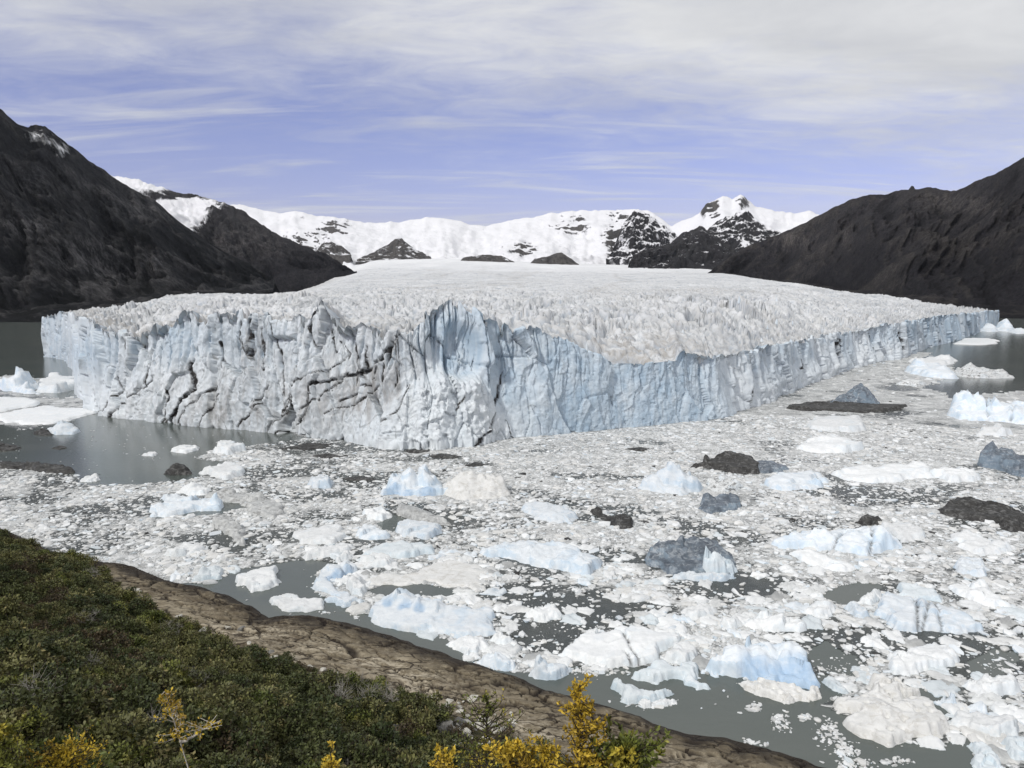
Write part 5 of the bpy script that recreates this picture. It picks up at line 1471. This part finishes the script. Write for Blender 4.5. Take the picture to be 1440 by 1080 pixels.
for i in single:
    mk, me = BIG[int(RNG.integers(0, len(BIG)))]
    o = link('ice_chunk', me)
    s_ = size[i] * 1.75
    o.location = (bx[i], by[i], 0.0)
    o.scale = (s_ * RNG.uniform(0.9, 1.4), s_ * RNG.uniform(0.75, 1.1), s_ * RNG.uniform(0.35, 0.75))
    o.rotation_euler = (0, 0, RZ[i])
    dd, nm = beside(bx[i], by[i])
    tag(o, LB[mk].replace('afloat among finer brash', 'in brash near the ' + nm), 'ice chunk', mk + ' ice chunks near the ' + nm)
rest = order[190:]
pts = np.stack([bx[rest], by[rest], np.full(len(rest), 0.05)], -1)
flat_ = np.interp(rad[rest], [120, 350], [1.0, 0.7])
scs = size[rest][:, None] * np.stack([RNG.uniform(0.8, 1.6, len(rest)), RNG.uniform(0.7, 1.1, len(rest)), flat_ * RNG.uniform(0.6, 1.4, len(rest))], -1)
br = scatter('brash_ice', pts, RZ[rest], scs, PK[rest], frag_coll, RNG.normal(0, 0.12, (len(rest), 2)))
tag(br, 'broken white brash ice crowding the bay below the wall', 'brash ice', kind='stuff')
print('brash', NBK)


# ================================================================== VEGETATION AND STONES
def leaf_cloud(pts, nrm, size, rng, elong=1.6):
    """one two-triangle leaf per point"""
    n_ = len(pts)
    a = rng.normal(size=(n_, 3)); a /= np.linalg.norm(a, axis=1)[:, None]
    a = a * 0.75 + nrm * 0.55
    a /= np.linalg.norm(a, axis=1)[:, None]
    b = np.cross(a, rng.normal(size=(n_, 3))); b /= np.linalg.norm(b, axis=1)[:, None]
    sz = size * rng.uniform(0.6, 1.3, n_)[:, None]
    p0 = pts; p1 = pts + a * sz * elong * 0.5 + b * sz * 0.45; p2 = pts + a * sz * elong; p3 = pts + a * sz * elong * 0.5 - b * sz * 0.45
    V = np.stack([p0, p1, p2, p3], 1).reshape(-1, 3)
    Q = np.arange(n_ * 4).reshape(-1, 4)
    lf = np.repeat(rng.random(n_), 4)
    return V, Q, lf


def tubes(segs, sides=5):
    V = []; Q = []
    for (p, q_, r0, r1) in segs:
        p = np.array(p, float); q_ = np.array(q_, float)
        d = q_ - p; L_ = np.linalg.norm(d)
        if L_ < 1e-6:
            continue
        d /= L_
        u_ = np.cross(d, (0.3, 0.9, 0.2)); u_ /= np.linalg.norm(u_); w_ = np.cross(d, u_)
        b0 = len(V)
        for c_, r_ in ((p, r0), (q_, r1)):
            for k in range(sides):
                t = 2 * math.pi * k / sides
                V.append(c_ + (u_ * math.cos(t) + w_ * math.sin(t)) * r_)
        for k in range(sides):
            k2 = (k + 1) % sides
            Q.append((b0 + k, b0 + k2, b0 + sides + k2, b0 + sides + k))
    return np.array(V), np.array(Q)


def two_mat_mesh(name, V1, Q1, lf1, m1, V2, Q2, m2):
    V = np.concatenate([V1, V2]); Q = np.concatenate([Q1, Q2 + len(V1)])
    me = np_mesh(name, V, Q, dict(leaf=np.concatenate([lf1, np.zeros(len(V2))])), smooth=False)
    me.materials.append(m1); me.materials.append(m2)
    mi = np.zeros(len(me.polygons), np.int32); mi[len(Q1):] = 1
    me.polygons.foreach_set('material_index', mi)
    return me


shrub_coll = bpy.data.collections.new('shrub_kinds')
SHR = []
spec = [('leaf_dark', 1700, 0.075), ('leaf_dark', 1500, 0.07), ('leaf_dark', 1600, 0.065), ('leaf_olive', 1500, 0.07), ('leaf_olive', 1300, 0.065), ('leaf_fresh', 1300, 0.07), ('leaf_brown', 900, 0.06), ('dead', 0, 0.1)]
for k, (mk, nl, ls) in enumerate(spec):
    rg = np.random.default_rng(700 + k)
    nc = 13
    cen = np.stack([rg.normal(0, 0.30, nc), rg.normal(0, 0.30, nc), rg.uniform(0.2, 0.95, nc)], -1)
    cen[:, 2] *= 1 - 0.5 * np.clip(np.hypot(cen[:, 0], cen[:, 1]) / 0.6, 0, 1)
    cr = rg.uniform(0.12, 0.30, nc)
    segs = []
    for c_ in cen:
        mid_ = c_ * 0.5 + rg.normal(0, 0.06, 3); mid_[2] = c_[2] * 0.45
        segs.append(((0, 0, -0.15), mid_, 0.028, 0.02)); segs.append((mid_, c_, 0.02, 0.009))
        for j in range(4 if mk != 'dead' else 7):
            dv = rg.normal(size=3); dv[2] = abs(dv[2]) + 0.3; dv /= np.linalg.norm(dv)
            e_ = c_ + dv * rg.uniform(0.2, 0.42)
            segs.append((c_, e_, 0.009, 0.004))
            if mk == 'dead':
                for jj in range(2):
                    segs.append((c_ * 0.4 + e_ * 0.6, e_ + rg.normal(0, 0.12, 3), 0.006, 0.003))
    TV, TQ = tubes(segs, 4)
    if nl:
        ci_ = rg.integers(0, nc, nl)
        dv = rg.normal(size=(nl, 3)); dv[:, 2] = dv[:, 2] * 0.8 + 0.3; dv /= np.linalg.norm(dv, axis=1)[:, None]
        rr0 = cr[ci_] * rg.uniform(0.55, 1.12, nl)
        pp = cen[ci_] + dv * rr0[:, None]
        pp[:, 2] = np.maximum(pp[:, 2], 0.02)
        LV, LQ, lf = leaf_cloud(pp, dv, ls, rg)
        me = two_mat_mesh('shrub', LV, LQ, lf, MAT[mk], TV, TQ, MAT['twig'])
    else:
        me = np_mesh('shrub', TV, TQ, dict(leaf=np.zeros(len(TV))), smooth=False)
        me.materials.append(MAT['dead'])
    SHR.append((mk, me))
    so = bpy.data.objects.new('shrub', me)
    shrub_coll.objects.link(so)

NS = 60000
ang = np.radians(RNG.uniform(-40, 16, NS)); rad = np.sqrt(RNG.uniform(18 ** 2, 235 ** 2, NS))
hx, hy = rad * np.sin(ang), rad * np.cos(ang)
hz, hs, _, _ = land_z(hx, hy, True)
hpx, hpy = proj(np.stack([hx, hy, hz], -1))
vb = np.interp(hpx, vp[:, 0], vp[:, 1])
margin = hpy - vb + 10 * fbm(hx / 5, hy / 5, 3, 221)
patchy = fbm(hx / 14, hy / 14, 3, 231)
bare = blob(hpx, hpy, 25, 850, 40, 16) + 0.8 * blob(hpx, hpy, 60, 900, 40, 12) + 1.25 * blob(hpx, hpy, 660, 1028, 80, 40) + 0.6 * blob(hpx, hpy, 180, 860, 25, 8) + 0.7 * blob(hpx, hpy, 600, 1048, 60, 9)
prob = sm(-4, 14, margin) * (0.66 + 0.55 * patchy) * (1 - 0.85 * np.clip(bare, 0, 1)) * 0.42
ok = (hs > 6) & (hpx > -60) & (hpx < 1000) & (RNG.random(NS) < prob) & (hpy < 1200)
hx, hy, hz, rad, hpx, hpy, patchy, bare, margin = [a[ok] for a in (hx, hy, hz, rad, hpx, hpy, patchy, bare, margin)]
NSK = len(hx)
ssz = np.clip(RNG.lognormal(0.55, 0.45, NSK), 0.7, 4.6) * (0.55 + 0.45 * sm(0, 25, margin))
tone = 1.25 * fbm(hx / 13, hy / 13, 3, 241) + RNG.normal(0, 0.30, NSK)
si = np.where(tone > 0.75, 5, np.where(tone > 0.25, 4, np.where(tone > 0.0, 3, RNG.integers(0, 3, NSK))))
si = np.where((tone < -0.55) & (RNG.random(NSK) < 0.4), 6, si)
si = np.where(RNG.random(NSK) < 0.035, 7, si)
si = np.where((bare > 0.35) & (RNG.random(NSK) < 0.5), 6, si)
inview = (hpy < 1090) & (hpx > -10) & (hpx < 950)
app = np.where(inview, ssz / rad, 0) * (1 + 0.0 * hpx)
order = np.argsort(-app)
SL = {'leaf_dark': 'dense dark green shrub in the hillside thicket', 'leaf_olive': 'dense olive green shrub in the hillside thicket', 'leaf_fresh': 'light green leafy shrub in the hillside thicket', 'leaf_brown': 'brownish low shrub in the hillside thicket', 'dead': 'bare grey twiggy shrub in the hillside thicket'}
for i in order[:290]:
    mk, me = SHR[int(si[i])]
    o = link('shrub', me)
    o.location = (hx[i], hy[i], hz[i] - 0.05)
    o.scale = (ssz[i], ssz[i], ssz[i] * RNG.uniform(0.75, 1.15))
    o.rotation_euler = (0, 0, RNG.uniform(0, 6.28))
    sz_ = 'small ' if ssz[i] < 2.0 else ('large ' if ssz[i] > 3.2 else '')
    where = 'at the edge of the rock shelf' if margin[i] < 25 else ('among the pale stones' if abs(hpx[i] - 655) < 80 and hpy[i] > 985 else ('beside the bare soil patch' if bare[i] > 0.2 else 'in the hillside thicket'))
    lb_ = sz_ + SL[mk].replace('in the hillside thicket', where)
    tag(o, lb_, 'shrub', sz_ + where + ', ' + {'leaf_dark': 'dark green', 'leaf_olive': 'olive', 'leaf_fresh': 'light green', 'leaf_brown': 'brownish', 'dead': 'bare grey'}[mk] + ' shrubs of the hillside thicket')
rest = order[290:]
pts = np.stack([hx[rest], hy[rest], hz[rest] - 0.05], -1)
scs = ssz[rest][:, None] * np.stack([np.ones(len(rest)), np.ones(len(rest)), RNG.uniform(0.7, 1.15, len(rest))], -1)
th = scatter('thicket', pts, RNG.uniform(0, 6.28, len(rest)), scs, si[rest], shrub_coll)
tag(th, 'low dark green thicket covering the slope above the rock shelf', 'thicket', kind='stuff')
print('shrubs', NSK)

# --- stones lying on the slope
STN = []
for k in range(7):
    pts = []
    for j in range(22):
        d = RNG.normal(size=3); d /= np.linalg.norm(d)
        pts.append(tuple(d * RNG.uniform(0.8, 1.05) * np.array([0.62, 0.45, 0.38])))
    me = hull_mesh('stone', pts)
    me.materials.append(MAT['stone'] if k < 5 else MAT['greystone'])
    STN.append(me)
cntm = 0
spots = [(606, 985, 2.0, 0), (630, 993, 1.5, 1), (664, 985, 1.9, 2), (645, 990, 0.8, 3), (560, 995, 1.3, 1), (592, 990, 1.6, 4), (500, 838, 0, 0), (252, 868, 1.6, 2), (320, 885, 1.3, 3), (340, 886, 1.6, 6), (480, 955, 1.0, 0), (422, 947, 1.0, 1), (436, 948, 0.8, 2), (350, 905, 1.0, 1), (395, 943, 1.3, 3), (345, 928, 1.2, 4), (362, 936, 0.8, 0), (556, 1028, 2.2, 5), (626, 1030, 4.0, 6), (612, 1020, 2.2, 4), (620, 1048, 1.8, 1)]
for a, b, s_, k in spots:
    if s_ <= 0:
        continue
    p = on_land(a, b)
    if p is None:
        continue
    o = link('boulder' if s_ > 3 else 'stone', STN[k])
    o.location = p + np.array([0, 0, 0.12 * s_])
    o.scale = (s_, s_, s_ * 0.85)
    o.rotation_euler = (RNG.uniform(-.3, .3), RNG.uniform(-.3, .3), RNG.uniform(0, 6.28))
    if s_ > 3:
        tag(o, 'large grey slanted boulder among pale stones below the shrubs', 'boulder')
    elif k >= 5:
        tag(o, 'grey stone half hidden in the shrubs', 'stone', 'grey stones on the slope')
    else:
        tag(o, 'pale stone lying where the shrubs meet the rock shelf', 'stone', 'pale stones where the shrubs meet the rock shelf')
while cntm < 150:
    if cntm < 110:
        a, b = RNG.normal(660, 34), RNG.normal(1026, 20)
        if b > 1079 or a > 745: continue
    else:
        a = RNG.uniform(180, 560); b = np.interp(a, vp[:, 0], vp[:, 1]) + RNG.normal(4, 7)
    p = on_land(a, b)
    cntm += 1
    if p is None:
        continue
    s_ = float(np.clip(RNG.lognormal(-0.05, 0.45), 0.4, 2.2))
    o = link('stone', STN[int(RNG.integers(0, 6))])
    o.location = p + np.array([0, 0, 0.1 * s_])
    o.scale = (s_ * RNG.uniform(0.8, 1.2), s_, s_ * RNG.uniform(0.6, 1))
    o.rotation_euler = (RNG.uniform(-.4, .4), RNG.uniform(-.4, .4), RNG.uniform(0, 6.28))
    sz_ = 'small ' if s_ < 0.6 else ('large ' if s_ > 1.1 else '')
    where = 'in the stone patch around the grey slanted boulder' if cntm <= 110 else 'where the shrubs meet the rock shelf'
    tn = 'grey' if o.data == STN[5] else 'pale'
    tag(o, sz_ + tn + ' stone lying ' + where, 'stone', sz_ + tn + ' stones ' + where)


# --- autumn bushes close to the lens
def bush(name, apex_px, Y, width, mat_leaf_, lab, cat, seed, nbr=34, leaf=0.04, nleaf=60, height=None, stem='twig', taper=0.8, lean=(0, 0), trunk_r=0.035, depth=1.5, second=None):
    rg = np.random.default_rng(seed)
    ap = at(apex_px[0], apex_px[1], Y)
    bx_, by_ = ap[0] + lean[0], ap[1] + lean[1]
    bz = float(land_z(bx_, by_))
    root = link(name, None)
    root.location = (bx_, by_, bz)
    tag(root, lab, cat)
    top = ap - np.array([bx_, by_, bz])
    H_ = top[2]
    nseg = 8
    start = max(0.1, 1 - depth / H_)
    tr = [np.array([0, 0, -0.15])]
    for j in range(1, nseg + 1):
        t = j / nseg
        tr.append(top * np.array([t ** 2.2 if second else t ** 1.2, t ** 1.2, t]) + (rg.normal(0, 0.03, 3) * [1, 1, 0] if j < nseg else 0))
    segs = [(tr[j], tr[j + 1], trunk_r * (1 - j / nseg * 0.85), trunk_r * (1 - (j + 1) / nseg * 0.85)) for j in range(nseg)]
    tips = []
    lead = [(tr, nbr)]
    if second is not None:                                   # the trunk forks
        a2 = at(second[0], second[1], Y) - np.array([bx_, by_, bz])
        ft = (1 - 0.85 / H_) * nseg; fi = int(ft)
        f0 = tr[fi] * (1 - (ft - fi)) + tr[fi + 1] * (ft - fi)
        t2 = [f0 + (a2 - f0) * j / nseg + (rg.normal(0, 0.02, 3) if 0 < j < nseg else 0) for j in range(nseg + 1)]
        segs += [(t2[j], t2[j + 1], trunk_r * 0.6 * (1 - j / nseg * 0.85), trunk_r * 0.6 * (1 - (j + 1) / nseg * 0.85)) for j in range(nseg)]
        for j in range(3, nseg):
            for q_ in range(4):
                dv = rg.normal(size=3); dv[2] = abs(dv[2]) * 0.5; dv /= np.linalg.norm(dv)
                e_ = t2[j] + dv * rg.uniform(0.1, 0.3)
                segs.append((t2[j], e_, 0.008, 0.004)); tips.append((t2[j], e_))
    for k in range(nbr):
        t = start + (1 - start) * (k + rg.random()) / nbr
        i0 = min(int(t * nseg), nseg - 1); fr_ = t * nseg - i0
        p = tr[i0] * (1 - fr_) + tr[i0 + 1] * fr_
        a = rg.uniform(0, 6.283)
        ln = min(width * 0.5, taper * (1 - t) * H_ + 0.05) * rg.uniform(0.55, 1.15)
        dz_ = min(rg.uniform(0.2, 0.9), max((H_ - p[2]) / max(ln, 0.05) * 0.9, -0.1))
        dv = np.array([math.cos(a), math.sin(a), dz_]); dv /= np.linalg.norm(dv)
        prev = p
        for j in range(3):
            nx_ = prev + dv * ln / 3 + rg.normal(0, 0.025, 3)
            segs.append((prev, nx_, 0.010 * (1 - j * 0.25), 0.010 * (1 - (j + 1) * 0.25)))
            tips.append((prev, nx_)); prev = nx_
            if rg.random() < 0.75:
                sd = dv + rg.normal(0, 0.6, 3); sd /= np.linalg.norm(sd)
                e_ = nx_ + sd * ln * 0.3
                segs.append((nx_, e_, 0.005, 0.003)); tips.append((nx_, e_))
    tips.append((tr[-2], tr[-1])); tips.append((tr[-2], tr[-1]))
    TV, TQ = tubes(segs, 5)
    pn = ('trunk', 'crown') if cat == 'tree' else ('stem', 'foliage')
    link(pn[0], np_mesh(pn[0], TV, TQ), MAT[stem], root)
    P_, N_ = [], []
    for a, b in tips:
        k = rg.poisson(nleaf * (0.3 + np.linalg.norm(b - a) * 2.0))
        t = rg.random(k)[:, None]
        P_.append(a * (1 - t) + b * t + rg.normal(0, leaf * 0.35, (k, 3)))
        dn_ = (b - a) / (np.linalg.norm(b - a) + 1e-6)
        N_.append(np.repeat((dn_ + np.array([0, 0, 0.4]))[None], k, 0))
    P_ = np.concatenate(P_); N_ = np.concatenate(N_)
    LV, LQ, lf = leaf_cloud(P_, N_, leaf, rg, 1.9)
    link(pn[1], np_mesh(pn[1], LV, LQ, dict(leaf=lf), smooth=False), MAT[mat_leaf_], root)
    return root


bush('yellow_bush', (815, 964), 6.6, 0.62, 'leaf_yellow', 'tall yellow autumn bush with a narrow pointed top', 'bush', 901, nbr=90, leaf=0.024, nleaf=19, taper=0.34, depth=1.6)
bush('yellow_bush', (766, 1046), 6.4, 0.42, 'leaf_yellow', 'broad yellow bush crowding the foot of the tall pointed bush', 'bush', 912, nbr=55, leaf=0.024, nleaf=17, taper=0.6, depth=1.2)
bush('yellow_bush', (722, 1046), 6.3, 0.5, 'leaf_yellow', 'low bright yellow bush beside the tall pointed bush', 'bush', 902, nbr=46, leaf=0.026, nleaf=24, taper=0.7, depth=1.0)
bush('green_bush', (880, 1046), 6.6, 0.9, 'leaf_ygreen', 'green bush with yellow tips right of the tall pointed bush', 'bush', 903, nbr=80, leaf=0.032, nleaf=24, taper=1.6, depth=1.0)
bush('sparse_bush', (684, 978), 9.0, 0.9, 'leaf_ygreen', 'thin dark stemmed bush with a few yellow leaves', 'bush', 904, nbr=90, leaf=0.024, nleaf=7, taper=0.9, depth=1.7)
bush('autumn_sapling', (232, 972), 11.0, 0.7, 'leaf_yellow', 'slender sapling with pale trunk and sparse yellow leaves', 'tree', 905, nbr=26, leaf=0.032, nleaf=8, stem='bark', taper=0.5, lean=(1.9, -0.1), trunk_r=0.045, depth=0.8, second=(304, 1016))
bush('yellow_bush', (88, 1054), 9.5, 0.9, 'leaf_yellow', 'rounded rusty yellow bush low on the left slope', 'bush', 907, nbr=110, leaf=0.026, nleaf=14, taper=2.0, depth=0.8)
bush('green_bush', (4, 1022), 9.0, 1.0, 'leaf_ygreen', 'yellow green bush at the left end of the slope', 'bush', 908, nbr=90, leaf=0.030, nleaf=20, taper=1.4, depth=1.2)
bush('yellow_bush', (466, 1066), 9.0, 0.35, 'leaf_yellow', 'small yellow sprig rising from the dark thicket', 'bush', 909, nbr=24, leaf=0.028, nleaf=18, taper=1.0, depth=0.5)
bush('yellow_bush', (622, 1062), 8.0, 0.3, 'leaf_yellow', 'small yellow sprig beside the pale stones', 'bush', 910, nbr=24, leaf=0.028, nleaf=18, taper=1.0, depth=0.5)

# ------------------------------------------------------------------ the air over the bay
hv = np.array([(x, y, z) for x in (-14000, 14000) for y in (-900, 17500) for z in (-1500, 2100)], float)
hq = [[0, 1, 3, 2], [4, 6, 7, 5], [0, 4, 5, 1], [2, 3, 7, 6], [0, 2, 6, 4], [1, 5, 7, 3]]
hm = bpy.data.materials.new('thin_mountain_haze')
hm.use_nodes = True
hm.node_tree.nodes.clear()
ho = hm.node_tree.nodes.new('ShaderNodeOutputMaterial')
pv = hm.node_tree.nodes.new('ShaderNodeVolumePrincipled')
pv.inputs['Color'].default_value = (0.80, 0.86, 0.95, 1)
pv.inputs['Density'].default_value = 0.6e-5
pv.inputs['Anisotropy'].default_value = 0.1
hm.node_tree.links.new(pv.outputs[0], ho.inputs['Volume'])
haze = link('haze', np_mesh('haze', hv, hq, smooth=False), hm)
tag(haze, kind='stuff')
